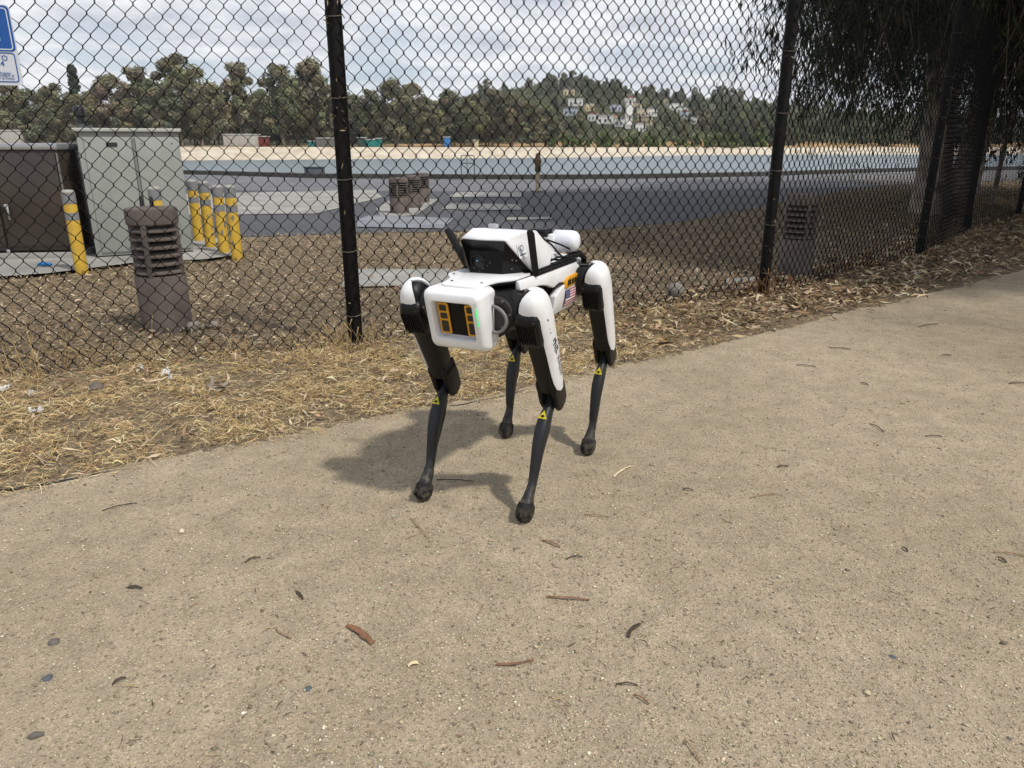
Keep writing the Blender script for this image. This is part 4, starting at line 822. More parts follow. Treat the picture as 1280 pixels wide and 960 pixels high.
mb.loft([[q + Vector((0, -.004, -.02)), q + Vector((0, -.004, .012 - .012 * i / len(Q))), q + Vector((0, .004, .014 - .012 * i / len(Q))), q + Vector((0, .004, -.02))] for i, q in enumerate(Q)])
tag(mb.build('path_edging', mat('black edging', (.012, .012, .013), .5)), 'black plastic edging strip showing at the path edge at left', 'edging', 'black path edging')
mb = MB(); Q = [Vector((*ground(*p), 0)) for p in [(562, 509), (580, 507), (600, 501.5), (622, 498), (640, 493.5), (655, 489)]]
mb.loft([[q + Vector((0, -.003, -.02)), q + Vector((0, -.003, .0055 + .002 * math.sin(i * 2))), q + Vector((0, .003, .006 + .002 * math.sin(i * 2))), q + Vector((0, .003, -.02))] for i, q in enumerate(Q)])
tag(mb.build('path_edging', mat('black edging', (0, 0, 0))), 'black edging strip showing behind the robot feet', 'edging', 'black path edging')
# ------------------------------------------------------------------ quadruped robot (local: +X forward, +Y its left, Z up)
rob = empty('robot_dog', (.001, 2.237, 0), math.atan2(-.902, -.431)); tag(rob, 'white and black four legged robot standing on the path', 'robot')
WHT = mat('robot white shell', (.80, .81, .83), .34, spec=.5, var=.02, vscale=9, c2=(.70, .70, .69), coat=.1, bump=.02, bscale=90)
BLK = mat('robot black plastic', (.0045, .0045, .005), .45, spec=.3)
BLK2 = mat('robot black fins', (.003, .003, .004), .55, spec=.25)
def dusty(name, c, rough, spec, zt):
    m = mat(name, c, rough, spec=spec, bump=.04, bscale=160); nt = m.node_tree; L = nt.links.new; b = nt.nodes['Principled BSDF']
    tc = N(nt, 'ShaderNodeTexCoord'); sp_ = N(nt, 'ShaderNodeSeparateXYZ'); L(tc.outputs['Object'], sp_.inputs[0])
    mr = N(nt, 'ShaderNodeMapRange', i_1=zt, i_2=.0, i_3=0.0, i_4=.55); L(sp_.outputs[2], mr.inputs[0])
    n = N(nt, 'ShaderNodeTexNoise', i_Scale=55.0, i_Detail=6.0); L(tc.outputs['Object'], n.inputs['Vector']); r2 = N(nt, 'ShaderNodeMapRange', i_1=.42, i_2=.68); L(n.outputs[0], r2.inputs[0])
    mu = N(nt, 'ShaderNodeMath', operation='MULTIPLY'); L(mr.outputs[0], mu.inputs[0]); L(r2.outputs[0], mu.inputs[1])
    mx = N(nt, 'ShaderNodeMixRGB', blend_type='MIX'); L(mu.outputs[0], mx.inputs[0]); mx.inputs[1].default_value = (*c, 1); mx.inputs[2].default_value = (*srgb(150, 136, 112), 1); L(mx.outputs[0], b.inputs['Base Color']); return m
GRYB = dusty('robot charcoal leg', (.013, .014, .016), .48, .4, .13)
RUB = dusty('robot rubber', (.009, .009, .009), .8, .3, .075)
GLS = mat('robot smoked window', (.003, .0032, .0036), .22, spec=.22)
YEL = mat('robot amber frame', srgb(206, 146, 20), .4)
DRK = mat('robot dark sensor', (.016, .015, .013), .35)
GRY = mat('robot grey part', srgb(112, 112, 112), .5)
STEEL = mat('robot steel', srgb(120, 118, 112), .35, .7)
GRN = mat('green led', (.02, .95, .22), .4, emit=.45)
LEDW = mat('clear led', (.9, .9, .85), .3)
YO = .008
def se_ring(f, A, B, n=24, e=3.2, ob=0.0, oa=0.0):
    pts = []
    for k in range(n):
        t = 2 * math.pi * k / n; c, s = math.cos(t), math.sin(t)
        pts.append(f(oa + A * abs(c) ** (2 / e) * (1 if c >= 0 else -1), ob + B * abs(s) ** (2 / e) * (1 if s >= 0 else -1)))
    return pts
def rrect2(a0, a1, b0, b1, r, n=5):
    return rrect(a0, a1, b0, b1, r, n)
# chassis
MB().box((0, YO, .612), (.56, .15, .125)).build('chassis', BLK, rob, bevel=.02, seg=3)
MB().prism(rrect2(-.27, .27, -.07, .07, .03), lambda a, b: (a, b + YO, .535), lambda a, b: (a, b + YO, .556)).build('belly_plate', BLK2, rob, bevel=.006)
# side panels
UP = [(.205, .690), (-.225, .684), (-.258, .662), (-.252, .638), (-.12, .634), (-.075, .640), (-.03, .632), (.02, .648), (.07, .656), (.205, .664)]
LO = [(-.10, .630), (-.238, .634), (-.262, .626), (-.262, .580), (-.245, .556), (-.20, .546), (-.055, .540), (-.038, .556), (-.036, .605)]
for s in (1, -1):
    nm = 'side_panel'
    MB().prism(UP, lambda a, b: (a, YO + s * .098, b), lambda a, b: (a, YO + s * (.117 - max(0, b - .672) * .35), b)).build(nm, WHT, rob, bevel=.004, seg=3)
    pn = MB().prism(LO, lambda a, b: (a, YO + s * .096, b), lambda a, b: (a, YO + s * (.121 - max(0, .575 - b) * .45), b)).build(nm, WHT, rob, bevel=.004, seg=3)
    if s == 1:
        fy_ = YO + .1222
        ys_ = MB().prism([(-.105, .620), (-.118, .615), (-.226, .622), (-.226, .648), (-.205, .652), (-.13, .648), (-.112, .640)], lambda a, b: (a, fy_ - .012, b), lambda a, b: (a, fy_ + .002, b)).build('amber_window', YEL, pn, bevel=.002)
        for xa, xb in ((-.124, -.150), (-.158, -.174), (-.180, -.196), (-.202, -.214)):
            MB().prism([(xa, .624), (xb, .625), (xb - .002, .642), (xa - .002, .640)], lambda a, b: (a, fy_ + .001, b), lambda a, b: (a, fy_ + .0032, b)).build('sensor_slot', DRK, ys_)
        fl = MB(); x0, x1, za, zb = -.112, -.208, .556, .611; sh = .0
        for k in range(13):
            h = (zb - za) / 13; b0 = za + h * k
            xs = x0 if k < 6 else x0 + (x1 - x0) * .42
            f = lambda a, b: (a, fy_ + .0004 - max(0, .575 - b) * .45, b)
            fl.add([f(xs, b0), f(x1, b0), f(x1, b0 + h), f(xs, b0 + h)], [(0, 1, 2, 3)], 0 if k % 2 == 0 else 1)
        f = lambda a, b: (a, fy_ + .0004, b); zc = za + (zb - za) / 13 * 6
        fl.add([f(x0, zc), f(x0 + (x1 - x0) * .42, zc), f(x0 + (x1 - x0) * .42, zb), f(x0, zb)], [(0, 1, 2, 3)], 2)
        for r_ in range(5):
            for c_ in range(6):
                sx = x0 + (x1 - x0) * .42 * (c_ + .6) / 6.2; sz = zc + (zb - zc) * (r_ + .55) / 5.1
                fl.add([(sx + .0016 * math.cos(t), fy_ + .0008, sz + .0011 * math.sin(t)) for t in np.linspace(0, 6.28, 6)[:-1]], [(0, 1, 2, 3, 4)], 1)
        fl.build('flag_sticker', [mat('flag red', srgb(168, 34, 54), .5), mat('flag white', (.75, .75, .76), .5), mat('flag blue', srgb(48, 48, 96), .5)], pn, smooth=False)
        MB().tube([(-.03, fy_ - .006, .630), (-.075, fy_ - .008, .636), (-.11, fy_ - .006, .630)], .003, 6).build('seam_line', BLK, pn)
# top deck, rails, hood
MB().box((-.06, YO, .688), (.40, .17, .012)).build('deck', WHT, rob, bevel=.004)
for s in (1, -1):
    MB().box((-.06, YO + s * .094, .693), (.38, .016, .014)).build('deck_rail', BLK, rob, bevel=.003)
    MB().box((-.06, YO + s * .112, .691), (.33, .005, .010)).build('deck_rail', BLK2, rob, bevel=.001)
hd = [(.346, .040), (.340, .053), (.325, .060), (.29, .064), (.262, .073), (.24, .092), (.222, .102), (.2, .106), (.12, .106)]
hp = [(a, b + YO) for a, b in hd] + [(a, -b + YO) for a, b in hd[::-1]]
hz = lambda a: .697 - max(0, a - .24) * .06
MB().prism(hp, lambda a, b: (a, b, hz(a) - .005), lambda a, b: (a, b, hz(a) + .002)).build('hood', WHT, rob, bevel=.002)
MB().prism([(a * .985 + .002, YO + (b - YO) * .96) for a, b in hp], lambda a, b: (a, b, hz(a) - .012), lambda a, b: (a, b, hz(a) - .0055)).build('hood_gasket', BLK2, rob)
for bx, by in ((.30, -.045), (.22, -.085), (.30, .045)): MB().loft([[(bx + .004 * math.cos(t), YO + by + .004 * math.sin(t), hz(bx) + d) for t in np.linspace(0, 6.283, 9)[:-1]] for d in (.0015, .0035)]).build('hood_bolt', STEEL, rob)
# face
def fr(x, hw, z0, z1, r, tilt=.27): return [(x - max(0, .66 - b) * tilt, a + .002, b) for a, b in rrect2(-hw, hw, z0, z1, r, 7)]
face = MB().loft([fr(.285, .078, .528, .682, .02, .12), fr(.293, .087, .518, .688, .020, .18), fr(.350, .0885, .514, .687, .018), fr(.368, .0865, .517, .684, .018), fr(.378, .080, .524, .676, .015), fr(.381, .075, .529, .671, .014), fr(.381, .0615, .545, .654, .010), fr(.378, .060, .547, .652, .009), fr(.356, .057, .551, .649, .008)], True).build('face', WHT, rob, angle=50)
MB().prism(rrect2(-.0575, .0575, .557, .649, .008), lambda a, b: (.358 - (.66 - b) * .27, a + YO, b), lambda a, b: (.3625 - (.66 - b) * .27, a + YO, b)).build('face_panel', GLS, face)
def yframe(yc, hw, nm, xo, turn):
    fx_ = lambda a, b, d: (.3625 + d + xo - (.66 - b) * .27 - turn * (a - yc), a + YO, b)
    fm = MB().prism(rrect2(yc - hw, yc + hw, .559, .648, .006), lambda a, b: fx_(a, b, 0), lambda a, b: fx_(a, b, .004)).build('sensor_frame', YEL, face, bevel=.001)
    for b0, b1 in ((.625, .642), (.603, .619), (.565, .597)):
        MB().prism(rrect2(yc - hw * .62, yc + hw * .62, b0, b1, .003), lambda a, b: fx_(a, b, .0035), lambda a, b: fx_(a, b, .0055)).build('sensor_window', DRK, fm)
    return fm
yframe(-.040, .0165, 'l', .002, 0); yframe(.0425, .014, 'r', .003, .25)
for k, (b0, b1) in enumerate(((.6365, .642), (.619, .6335), (.607, .616), (.594, .604))):
    MB().prism([(.0665, b0), (.0693, b0), (.0693, b1), (.0665, b1)], lambda a, b: (.3805 - (.66 - b) * .27, a + YO, b), lambda a, b: (.3828 - (.66 - b) * .27, a + YO, b)).build('green_light', GRN, face)
for b in (.638, .629, .620, .611, .602):
    MB().prism(rrect2(-.0700, -.0675, b - .0025, b + .0025, .001), lambda a, b: (.3805 - (.66 - b) * .27, a + YO, b), lambda a, b: (.3826 - (.66 - b) * .27, a + YO, b)).build('white_light', LEDW, face)
# rear frame
MB().loft([[(x, a + YO, b) for a, b in rrect2(-hw, hw, .545 + d, .690 - d, .028, 6)] for x, hw, d in ((-.268, .086, .01), (-.274, .094, .0), (-.335, .094, .0), (-.348, .084, .01))]).build('rear_cover', WHT, rob, angle=50)
MB().box((-.352, YO, .615), (.012, .12, .09)).build('rear_panel', BLK, rob, bevel=.006)
MB().tube([(-.235, YO + .085, .70), (-.285, YO + .10, .702), (-.315, YO + .105, .685), (-.318, YO + .106, .62)], .011, 8).build('rear_hoop', BLK, rob)
# hips: joints between body and legs
def ybar(name, x, y0, y1, z, r, m, par=rob, n=20, rs=None):
    prof = rs or [(y0, r * .9), (y0 + (.004 if y1 > y0 else -.004), r), (y1 - (.004 if y1 > y0 else -.004), r), (y1, r * .9)]
    return MB().loft([[(x + q * math.cos(t), y, z + q * math.sin(t)) for t in np.linspace(0, 2 * math.pi, n + 1)[:-1]] for y, q in prof]).build(name, m, par)
def xbar(name, x0, x1, y, z, r, m, par=rob, n=20):
    return MB().loft([[(x, y + q * math.cos(t), z + q * math.sin(t)) for t in np.linspace(0, 2 * math.pi, n + 1)[:-1]] for x, q in ((x0, r * .9), (x0 + .004, r), (x1 - .004, r), (x1, r * .9))]).build(name, m, par)
HIPS = {(1, 1): (.250, .618), (1, -1): (.262, .618), (-1, 1): (-.246, .618), (-1, -1): (-.262, .618)}
KNEE = {(1, 1): (.098, .332), (1, -1): (.122, .334), (-1, 1): (-.388, .338), (-1, -1): (-.408, .336)}
FEET = {(1, 1): (.272, .170, .033), (1, -1): (.283, -.166, .033), (-1, 1): (-.266, .168, .033), (-1, -1): (-.283, -.161, .033)}
for (fb, s), (hx, hz_) in HIPS.items():
    hj = xbar('hip_actuator', min(hx - .035, hx + fb * .045), max(hx - .035, hx + fb * .045), YO + s * .088, hz_, .054, BLK)
    xbar('actuator_ring', hx + fb * .046 - .004, hx + fb * .046 + .004, YO + s * .088, hz_, .047, DRK, hj)
    MB().box((hx + fb * .028, YO + s * .098, hz_ + .004), (.006, .012, .075)).build('actuator_rib', STEEL if s * fb == 1 else BLK, hj, bevel=.002)
    for t in np.linspace(0, 6.283, 7)[:-1]:
        c = Vector((hx + fb * .052, YO + s * .088 + .04 * math.cos(t), hz_ + .04 * math.sin(t))); MB().loft([[(c.x + d, c.y + .0035 * math.cos(u), c.z + .0035 * math.sin(u)) for u in np.linspace(0, 6.283, 7)[:-1]] for d in (-.003, .003)]).build('hip_bolt', STEEL, hj)
    ybar('hip_link', hx, YO + s * .10, YO + s * .150, hz_, .048, BLK)
# grey cable loop at the front hip
def catmull(p, m=6):
    p = [Vector(q) for q in p]; p = [p[0] * 2 - p[1]] + p + [p[-1] * 2 - p[-2]]; o = []
    for i in range(1, len(p) - 2):
        for k in range(m):
            t = k / m; o.append(.5 * (2 * p[i] + (p[i + 1] - p[i - 1]) * t + (2 * p[i - 1] - 5 * p[i] + 4 * p[i + 1] - p[i + 2]) * t * t + (3 * p[i] - p[i - 1] - 3 * p[i + 1] + p[i + 2]) * t ** 3))
    return o + [p[-2]]
MB().tube(catmull([(0.312, 0.083, 0.64), (0.312, 0.106, 0.636), (0.312, 0.125, 0.621), (0.312, 0.132, 0.602), (0.312, 0.125, 0.582), (0.312, 0.106, 0.569), (0.312, 0.082, 0.573)]), .0048, 10).build('cable_loop', GRY, rob, angle=80)
MB().tube([(-.26, YO + .09, .668), (-.30, YO + .13, .662), (-.285, YO + .15, .645)], .007, 8).build('hip_cable', BLK, rob, angle=80)
# legs
def leg(fb, s):
    hx, hz_ = HIPS[(fb, s)]; kx, kz = KNEE[(fb, s)]; fx_, fy_, fz_ = FEET[(fb, s)]
    hy = YO + s * .178
    hip = Vector((hx, hy, hz_)); knee = Vector((kx, (hy * .6 + fy_ * .4), kz)); foot = Vector((fx_, fy_, fz_))
    u = (knee - hip); TL = u.length; u.normalize(); lat0 = Vector((0, s, 0)); lat = (lat0 - u * lat0.dot(u)).normalized(); n = lat.cross(u) * (1 if lat.cross(u).x > 0 else -1)
    P = lambda t, a, b: hip + u * t + lat * a + n * b
    # black thigh
    sec = [(-.068, .006, .008), (-.064, .016, .020), (-.055, .025, .031), (-.04, .0325, .040), (-.015, .035, .044), (.03, .035, .044), (.10, .034, .041), (.18, .031, .037), (TL - .055, .030, .035), (TL - .045, .027, .031)]
    th = MB().loft([se_ring(lambda a, b: P(t, a, b), A, B) for t, A, B in sec]).build('upper_leg', BLK, rob, angle=50)
    # white outer shell
    ts = [-.074, -.072, -.066, -.055, -.04, -.022, -.004, .014, .03, .05, .08, .12, .16, .20, .235, .262, .280]
    Aw = [.002, .012, .023, .032, .038, .041, .0425, .043, .043, .0425, .042, .041, .040, .039, .038, .037, .036]
    Bw = [.002, .016, .029, .039, .046, .050, .0515, .052, .052, .051, .049, .047, .045, .043, .041, .040, .039]
    pf = [122, 122, 122, 122, 121, 118, 104, 78, 62, 55, 52, 50, 49, 47, 43, 32, 6]
    pr_ = [-150, -150, -150, -150, -148, -144, -136, -128, -120, -112, -104, -98, -92, -84, -70, -46, -10]
    if s == -1: pass
    m_ = 16; outer = []; inner = []
    for t, A, B, f0, f1 in zip(ts, Aw, Bw, pf, pr_):
        ro = []; ri = []
        for k in range(m_):
            ph = R(f1 + (f0 - f1) * k / (m_ - 1)); c, q = math.cos(ph), math.sin(ph); e = 2.7
            ca = abs(c) ** (2 / e) * (1 if c >= 0 else -1); sa = abs(q) ** (2 / e) * (1 if q >= 0 else -1)
            ro.append(P(t, A * ca, B * sa)); ri.append(P(t + (.004 if t < -.05 else 0), max(.0, A - .005) * ca, max(0, B - .005) * sa))
        outer.append(ro); inner.append(ri)
    sb = MB(); nr = len(ts); vs = [p for r in outer for p in r] + [p for r in inner for p in r]; off = nr * m_; fs = []
    for i in range(nr - 1):
        for j in range(m_ - 1):
            fs.append((i * m_ + j, i * m_ + j + 1, (i + 1) * m_ + j + 1, (i + 1) * m_ + j)); fs.append((off + i * m_ + j, off + (i + 1) * m_ + j, off + (i + 1) * m_ + j + 1, off + i * m_ + j + 1))
        for j in (0, m_ - 1): fs.append((i * m_ + j, (i + 1) * m_ + j, off + (i + 1) * m_ + j, off + i * m_ + j))
    for j in range(m_ - 1): fs.append(((nr - 1) * m_ + j, (nr - 1) * m_ + j + 1, off + (nr - 1) * m_ + j + 1, off + (nr - 1) * m_ + j))
    sb.add(vs, fs); sb.build('leg_shell', WHT, th, angle=60)
    # finned motor cover in front of the thigh
    mc = MB().loft([se_ring(lambda a, b: P(t, a, b), A, B, 24, 5, .030, -.003) for t, A, B in ((-.032, .020, .012), (-.024, .031, .024), (-.010, .035, .032), (.056, .035, .031), (.074, .033, .026), (.082, .024, .015))]).build('motor_cover', BLK, th, angle=50)
    for k in range(8):
        a = -.029 + k * .0075; MB().prism([(.000, .060), (.056, .0585), (.060, .0655), (-.004, .0655)], lambda t, b: P(t, a - .0014, b), lambda t, b: P(t, a + .0014, b)).build('cooling_fin', BLK2, mc)
    for (t, a) in ((-.014, -.026), (-.014, .02), (.068, -.026), (.068, .02)):
        b = .062; MB().loft([[P(t + .0035 * math.cos(v), a + .0035 * math.sin(v), b - .004 + d) for v in np.linspace(0, 6.283, 9)[:-1]] for d in (0, .003)]).build('cover_bolt', DRK, mc)
    # knee fork
    for a0, a1 in ((-.031, -.015), (.013, .0305)):
        k = [(TL - .085, -.035), (TL - .03, -.038), (TL + .02, -.035), (TL + .033, -.02), (TL + .036, .008), (TL + .028, .026), (TL + .0, .034), (TL - .085, .033)]
        MB().prism(k, lambda t, b: P(t, a0, b), lambda t, b: P(t, a1, b)).build('knee_fork', BLK, th, bevel=.006, seg=3)
    MB().prism([(TL - .075, -.034), (TL - .05, -.034), (TL - .05, .032), (TL - .075, .032)], lambda t, b: P(t, -.031, b), lambda t, b: P(t, .031, b)).build('knee_band', BLK2, th, bevel=.003)
    # lower leg
    v = (foot - knee); LL = v.length; v.normalize(); l2 = (lat0 - v * lat0.dot(v)).normalized(); n2 = l2.cross(v); n2 = n2 * (1 if n2.x > 0 else -1)
    Q = lambda t, a, b: knee + v * t + l2 * a + n2 * b
    sec = [(-.018, .008, .010, 0), (-.008, .013, .016, 0), (.02, .0125, .018, .004), (.045, .0145, .0215, .012), (.075, .0185, .0230, .020), (.11, .0195, .0210, .024), (.15, .018, .0195, .020), (.19, .016, .0175, .010), (.23, .0138, .0155, .001), (LL - .085, .0122, .0145, -.005), (LL - .06, .0135, .016, -.002), (LL - .04, .0165, .0185, .0), (LL - .022, .0205, .0225, .0), (LL - .006, .021, .024, 0)]
    ll = MB().loft([se_ring(lambda a, b: Q(t, a, b), A, B, 20, 2.6, ob) for t, A, B, ob in sec]).build('lower_leg', GRYB, rob, angle=55)
    MB().tube([Q(.05, 0, -.012), Q(.10, 0, -.016), Q(.16, 0, -.014), Q(.22, 0, -.015)], [.008, .009, .008, .004], 8).build('leg_spine', BLK, ll)
    MB().tube([Q(LL - .10, 0, -.016), Q(LL - .065, 0, -.026), Q(LL - .02, 0, -.024)], [.004, .006, .008], 8).build('ankle_strut', RUB, ll)
    ft = MB().loft([se_ring(lambda a, b: foot + v * t + l2 * a + n2 * b, A, B, 24, 2.4) for t, A, B in ((-.026, .0215, .0245), (-.020, .0245, .0275), (-.004, .0255, .029), (-.001, .0252, .0287), (.002, .0255, .029), (.010, .0246, .0275), (.013, .0226, .0255), (.017, .0225, .025), (.025, .0165, .018), (.031, .006, .006))]).build('foot', RUB, ll, angle=40)
    for a in (-.014, 0, .014):
        MB().prism([(.002, .026), (.016, .022), (.016, .028), (.002, .032)], lambda t, b: foot + v * t + l2 * (a - .003) + n2 * b, lambda t, b: foot + v * t + l2 * (a + .003) + n2 * b).build('tread', RUB, ft)
    ob = .0135 + .026
    def tri(r, d, m, nm, par):
        pts = [(-r * .62, 0), (r * .5, r * .62), (r * .5, -r * .62)]
        return MB().prism(pts, lambda t, a: Q(.063 + t, a, .0388 + t * .25 - abs(a) * .12 + d), lambda t, a: Q(.063 + t, a, .0395 + t * .25 - abs(a) * .12 + d)).build(nm, m, par, smooth=False)
    st = tri(.023, .0026, mat('warning yellow', srgb(200, 186, 40), .5), 'warning_sticker', ll)
    MB().prism([(-.003, -.003), (-.003, .003), (.004, .0025), (.004, -.0025)], lambda t, a: Q(.066 + t, a, .0406 + t * .25), lambda t, a: Q(.066 + t, a, .0436 + t * .25)).build('warning_mark', BLK, st, smooth=False)
    MB().prism([(-.001, -.006), (.001, -.006), (.001, .006), (-.001, .006)], lambda t, a: Q(.0665 + t, a, .0406 + t * .25), lambda t, a: Q(.0665 + t, a, .0438 + t * .25)).build('warning_mark', BLK, st, smooth=False)
    if (fb, s) == (1, 1):                                      # dark emblem and lettering down the outer face of the front left shell
        f3 = lambda t, b: P(t, .0432 - (t - .05) * .021, b)
        em = MB()
        for (t0, t1, b0, b1) in ((.085, .113, -.006, -.003), (.085, .089, -.006, .008), (.097, .101, -.012, .012), (.109, .113, -.006, .008), (.118, .122, -.004, .010), (.128, .131, -.010, .006), (.118, .131, -.012, -.009), (.131, .142, -.001, .001)):
            em.prism([(t0, b0), (t1, b0), (t1, b1), (t0, b1)], lambda t, b: f3(t, b), lambda t, b: f3(t, b) + lat * .0009)
        for (t0, b0, w_, h_) in ((.0, .030, .0035, .0015), (.006, .026, .0015, .004), (.035, .028, .0015, .0015), (.048, .027, .0045, .0015), (.16, .012, .0016, .0016)):
            q0 = P(t0, .0425, b0 - .012); MB().prism([(0, 0), (w_, .0004), (w_ * .9, h_), (.0004, h_ * .8)], lambda t, b: q0 + u * t + n * b, lambda t, b: q0 + u * t + n * b + lat * .0022).build('scuff_mark', mat('scuff', (.05, .05, .05), .7), th, smooth=False)
        em.build('emblem', mat('print black', (.02, .02, .022), .5), th, smooth=False)
        o_ = f3(.19, -.006); text_mesh('lettering', 'SUNZW', .020, mat('print grey', (.09, .09, .095), .5), th, frame(o_ + lat * .0012, u, -n), .0003)
for k in HIPS: leg(*k)

# ---------------- sensor housing on the back
sx, sy = 0.0, 0.0
T = {'T1': (.190, -.067, .797), 'T2': (.197, 0, .797), 'T3': (.190, .067, .797), 'T4': (.092, .087, .812), 'T5': (.092, -.087, .812), 'T6': (.02, .088, .806), 'T7': (.02, -.088, .806), 'R1': (-.074, .100, .738), 'R2': (-.074, -.100, .738), 'B1': (-.042, .106, .694), 'B2': (-.042, -.106, .694), 'S1': (.092, .109, .694), 'S2': (.092, -.109, .694), 'M1': (.02, .100, .772), 'M2': (.02, -.100, .772)}
ks = list(T); ix = {k: i for i, k in enumerate(ks)}
fs = [['T1', 'T2', 'T3', 'T4', 'T5'], ['T5', 'T4', 'T6', 'T7'], ['T7', 'T6', 'R1', 'R2'], ['R2', 'R1', 'B1', 'B2'], ['T3', 'S1', 'M1'], ['S1', 'B1', 'M1'], ['T3', 'M1', 'T4'], ['T4', 'M1', 'T6'], ['T6', 'M1', 'R1'], ['M1', 'B1', 'R1'], ['T1', 'M2', 'S2'], ['S2', 'M2', 'B2'], ['T1', 'T5', 'M2'], ['T5', 'T7', 'M2'], ['T7', 'R2', 'M2'], ['M2', 'R2', 'B2']]
hb = MB().add([T[k] for k in ks], [tuple(ix[k] for k in f) for f in fs])
me = bpy.data.meshes.new('sensor_housing'); me.from_pydata(hb.v, [], hb.f); bm = bmesh.new(); bm.from_mesh(me)
bmesh.ops.recalc_face_normals(bm, faces=bm.faces); bmesh.ops.triangulate(bm, faces=[f for f in bm.faces if len(f.verts) > 4])
ed = [e for e in bm.edges if len(e.link_faces) == 2 and e.calc_face_angle(0) > R(28)]
bmesh.ops.bevel(bm, geom=ed, offset=.004, segments=2, profile=.5, affect='EDGES', clamp_overlap=True)
bm.to_mesh(me); bm.free(); me.polygons.foreach_set('use_smooth', np.ones(len(me.polygons), bool)); me.set_sharp_from_angle(angle=R(18))
hous = link('sensor_housing', me, WHT, rob); sd = hous.modifiers.new('thickness', 'SOLIDIFY'); sd.thickness = .005; sd.offset = -1
W = {'a': (.1915, -.0685, .7915), 'b': (.1975, 0, .7915), 'c': (.1915, .0685, .7915), 'V1': (.168, -.054, .760), 'V2': (.168, .054, .760), 'W1': (.173, -.050, .697), 'W2': (.173, .050, .697), 'S1': (.0945, .1105, .695), 'S2': (.0945, -.1105, .695)}
wk = list(W); wi = {k: i for i, k in enumerate(wk)}
MB().add([W[k] for k in wk], [tuple(wi[k] for k in f) for f in [('a', 'b', 'V1'), ('b', 'V2', 'V1'), ('b', 'c', 'V2'), ('V1', 'V2', 'W2', 'W1'), ('V2', 'c', 'W2'), ('c', 'S1', 'W2'), ('a', 'V1', 'W1'), ('a', 'W1', 'S2')]]).build('front_window', GLS, hous, smooth=False)
MB().box((.03, 0, .6955), (.18, .215, .006)).build('base_plate', BLK2, hous)
lens = MB().loft([[(.168 + d, -.024 + q * math.cos(t), .729 + q * math.sin(t)) for t in np.linspace(0, 6.283, 21)[:-1]] for d, q in ((-.002, .021), (.005, .021), (.007, .017), (.004, .0165), (.004, .009), (.006, .006), (.0065, .001))]).build('camera_lens', mat('lens glass', (.004, .005, .007), .15, spec=.35), hous)
MB().loft([[(.1755, -.026 + q * math.cos(t), .732 + q * .8 * math.sin(t)) for t in np.linspace(0, 6.283, 11)[:-1]] for q in (.0034, .0001)], False).build('lens_glint', mat('lens glint paint', srgb(120, 150, 190), .1), lens)  # small pale blue disc: the lens highlight put in as colour
for (a, b) in ((-.004, .735), (.004, .72), (-.01, .712), (-.038, .711), (-.02, .703), (.004, .745), (-.045, .742), (.012, .728)):
    MB().box((.1705 - (b - .696) * .09 + .002, a, b), (.002, .0028, .0028)).build('sensor_dot', GRY, hous)
for (f_, q) in ((.12, .72), (.25, .72), (.55, .7), (.35, .3), (.72, .62)):
    p0 = Vector(W['W2']).lerp(Vector(W['S1']), f_); p1 = Vector(W['V2']).lerp(Vector(W['c']), f_); p = p0.lerp(p1, q * .75) + Vector((.003, .004, 0)); MB().box(p, (.003, .003, .003)).build('sensor_dot', GRY, hous)
# logo tag on the housing side
nrm = (Vector(T['M1']) - Vector(T['S1'])).cross(Vector(T['T3']) - Vector(T['S1'])).normalized(); nrm = nrm if nrm.y > 0 else -nrm
o_ = Vector((.122, .087, .762)); ax = Vector((-1, 0, 0)); ax = (ax - nrm * ax.dot(nrm)).normalized(); ay = nrm.cross(ax).normalized(); ay = ay if ay.z > 0 else -ay
d0 = (o_ - Vector(T['S1'])).dot(nrm); o_ = o_ - nrm * (d0 - .0012)
tg = MB().prism(rrect2(-.021, .021, -.022, .022, .006), lambda a, b: o_ + ax * a + ay * b, lambda a, b: o_ + ax * a + ay * b + nrm * .0012).build('name_tag', mat('tag white', (.7, .71, .72), .4), hous)
b = MB(); ringo = [(.0085 * math.cos(t), .006 + .0085 * math.sin(t)) for t in np.linspace(0, 6.283, 19)[:-1]]; ringi = [(a * .68, (c - .006) * .68 + .006) for a, c in ringo]
F3 = lambda a, c: o_ + ax * a + ay * c + nrm * .0016
n_ = len(ringo); b.add([F3(*p) for p in ringo] + [F3(*p) for p in ringi], [(i, (i + 1) % n_, n_ + (i + 1) % n_, n_ + i) for i in range(n_)])
b.add([F3(*p) for p in ((-.016, -.015), (.016, -.013), (.016, -.010), (-.016, -.011))], [(0, 1, 2, 3)]); b.build('tag_print', mat('print slate', (.10, .11, .14), .5), tg, smooth=False)
# antennas
def paddle(base, top, wdir, w, th_, nm='antenna'):
    a = Vector(base); b_ = Vector(top); d = (b_ - a); L_ = d.length; d.normalize(); x = Vector(wdir); x = (x - d * x.dot(d)).normalized(); y = d.cross(x)
    pts = [(-w * .42, 0), (w * .42, 0), (w * .45, L_ * .1), (w * .48, L_ * .90), (w * .2, L_), (-w * .38, L_), (-w * .48, L_ * .95), (-w * .45, L_ * .1)]
    return MB().prism(pts, lambda p, q: a + x * p + d * q - y * th_ / 2, lambda p, q: a + x * p + d * q + y * th_ / 2).build(nm, BLK, rob, bevel=.002)
paddle((.098, .121, .690), (.142, .122, .822), (-.43, .9, 0), .0215, .011)
paddle((.092, -.098, .692), (.098, -.166, .808), (-.43, .9, 0), .024, .010)
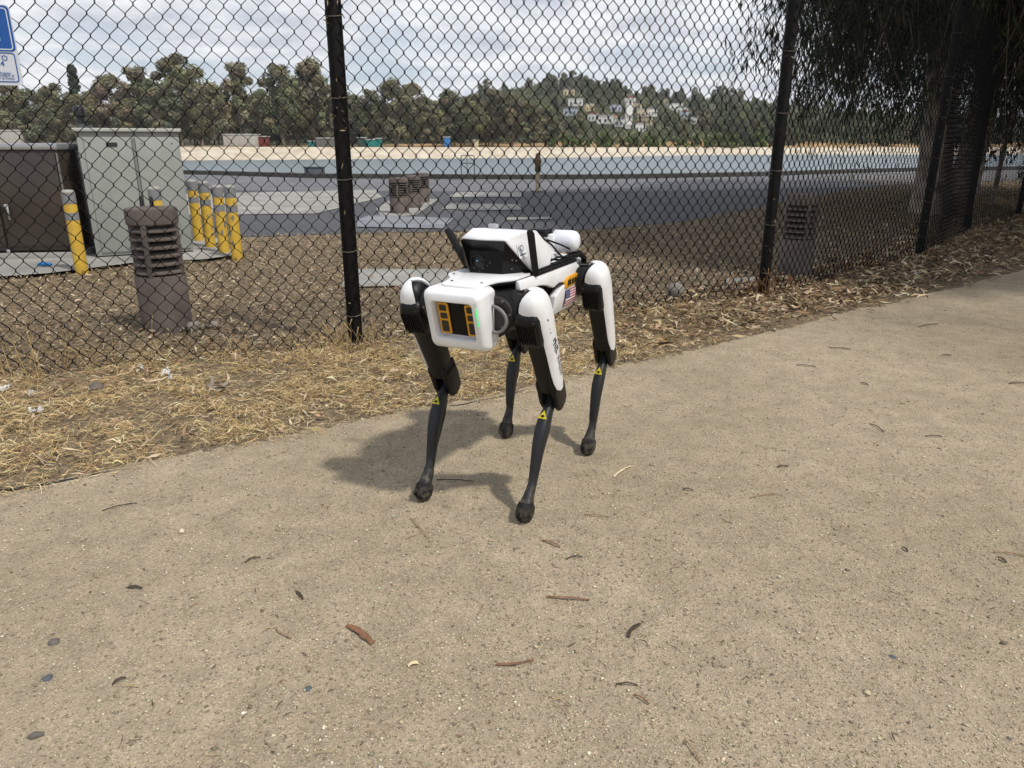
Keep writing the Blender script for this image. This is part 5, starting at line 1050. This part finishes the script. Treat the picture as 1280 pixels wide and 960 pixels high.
# gear behind the housing
bx = MB().box((.045, -.040, .816), (.022, .026, .012)).build('clear_dome', mat('clear plastic', (.7, .72, .74), .1, trans=.6), hous, bevel=.003)
mast = MB().box((-.215, .026, .733), (.055, .055, .075)).build('mast_box', WHT, rob, bevel=.003)
MB().box((-.205, .004, .768), (.07, .066, .010)).box((-.205, .004, .7785), (.058, .056, .014)).build('receiver', BLK, mast, bevel=.003)
MB().box((-.17, .026, .705), (.05, .09, .02)).build('mast_base', WHT, mast, bevel=.003)
c = Vector((-.235, .050, .747)); dom = [(-.01, .031), (-.006, .0345), (.050, .0345), (.062, .032), (.070, .025), (.074, .015), (.0755, .002)]
MB().loft([[(c.x + q * math.cos(t), c.y + d, c.z + q * math.sin(t)) for t in np.linspace(0, 6.283, 25)[:-1]] for d, q in dom]).build('camera_dome', mat('dome white', (.74, .75, .80), .35), mast, angle=60)
for pth in ([(-.10, .07, .765), (-.16, .09, .745), (-.22, .105, .722), (-.27, .11, .703), (-.275, .105, .69)], [(-.06, .095, .705), (-.12, .10, .712), (-.18, .098, .703), (-.25, .10, .702)], [(-.04, .09, .70), (-.10, .085, .706), (-.15, .095, .698), (-.2, .088, .700)], [(-.08, .06, .775), (-.13, .075, .745), (-.17, .08, .715), (-.2, .085, .700)]):
    MB().tube(pth, .0032, 6).build('cable', BLK, rob, angle=80)
MB().box((-.225, .098, .701), (.09, .014, .012)).build('cable_clamp', BLK, rob, bevel=.003)
# ------------------------------------------------------------------ thin air haze over the reservoir
hm_ = bpy.data.materials.new('pale air'); hm_.use_nodes = True; nt = hm_.node_tree; nt.nodes.clear()
out = N(nt, 'ShaderNodeOutputMaterial'); pv = N(nt, 'ShaderNodeVolumePrincipled'); pv.inputs['Color'].default_value = (.94, .96, 1.0, 1); pv.inputs['Density'].default_value = .00026
nt.links.new(pv.outputs[0], out.inputs['Volume'])
hz_o = MB().box((0, 550, 22.5), (3100, 2000, 53)).build('haze', hm_, smooth=False); tag(hz_o, kind='stuff')
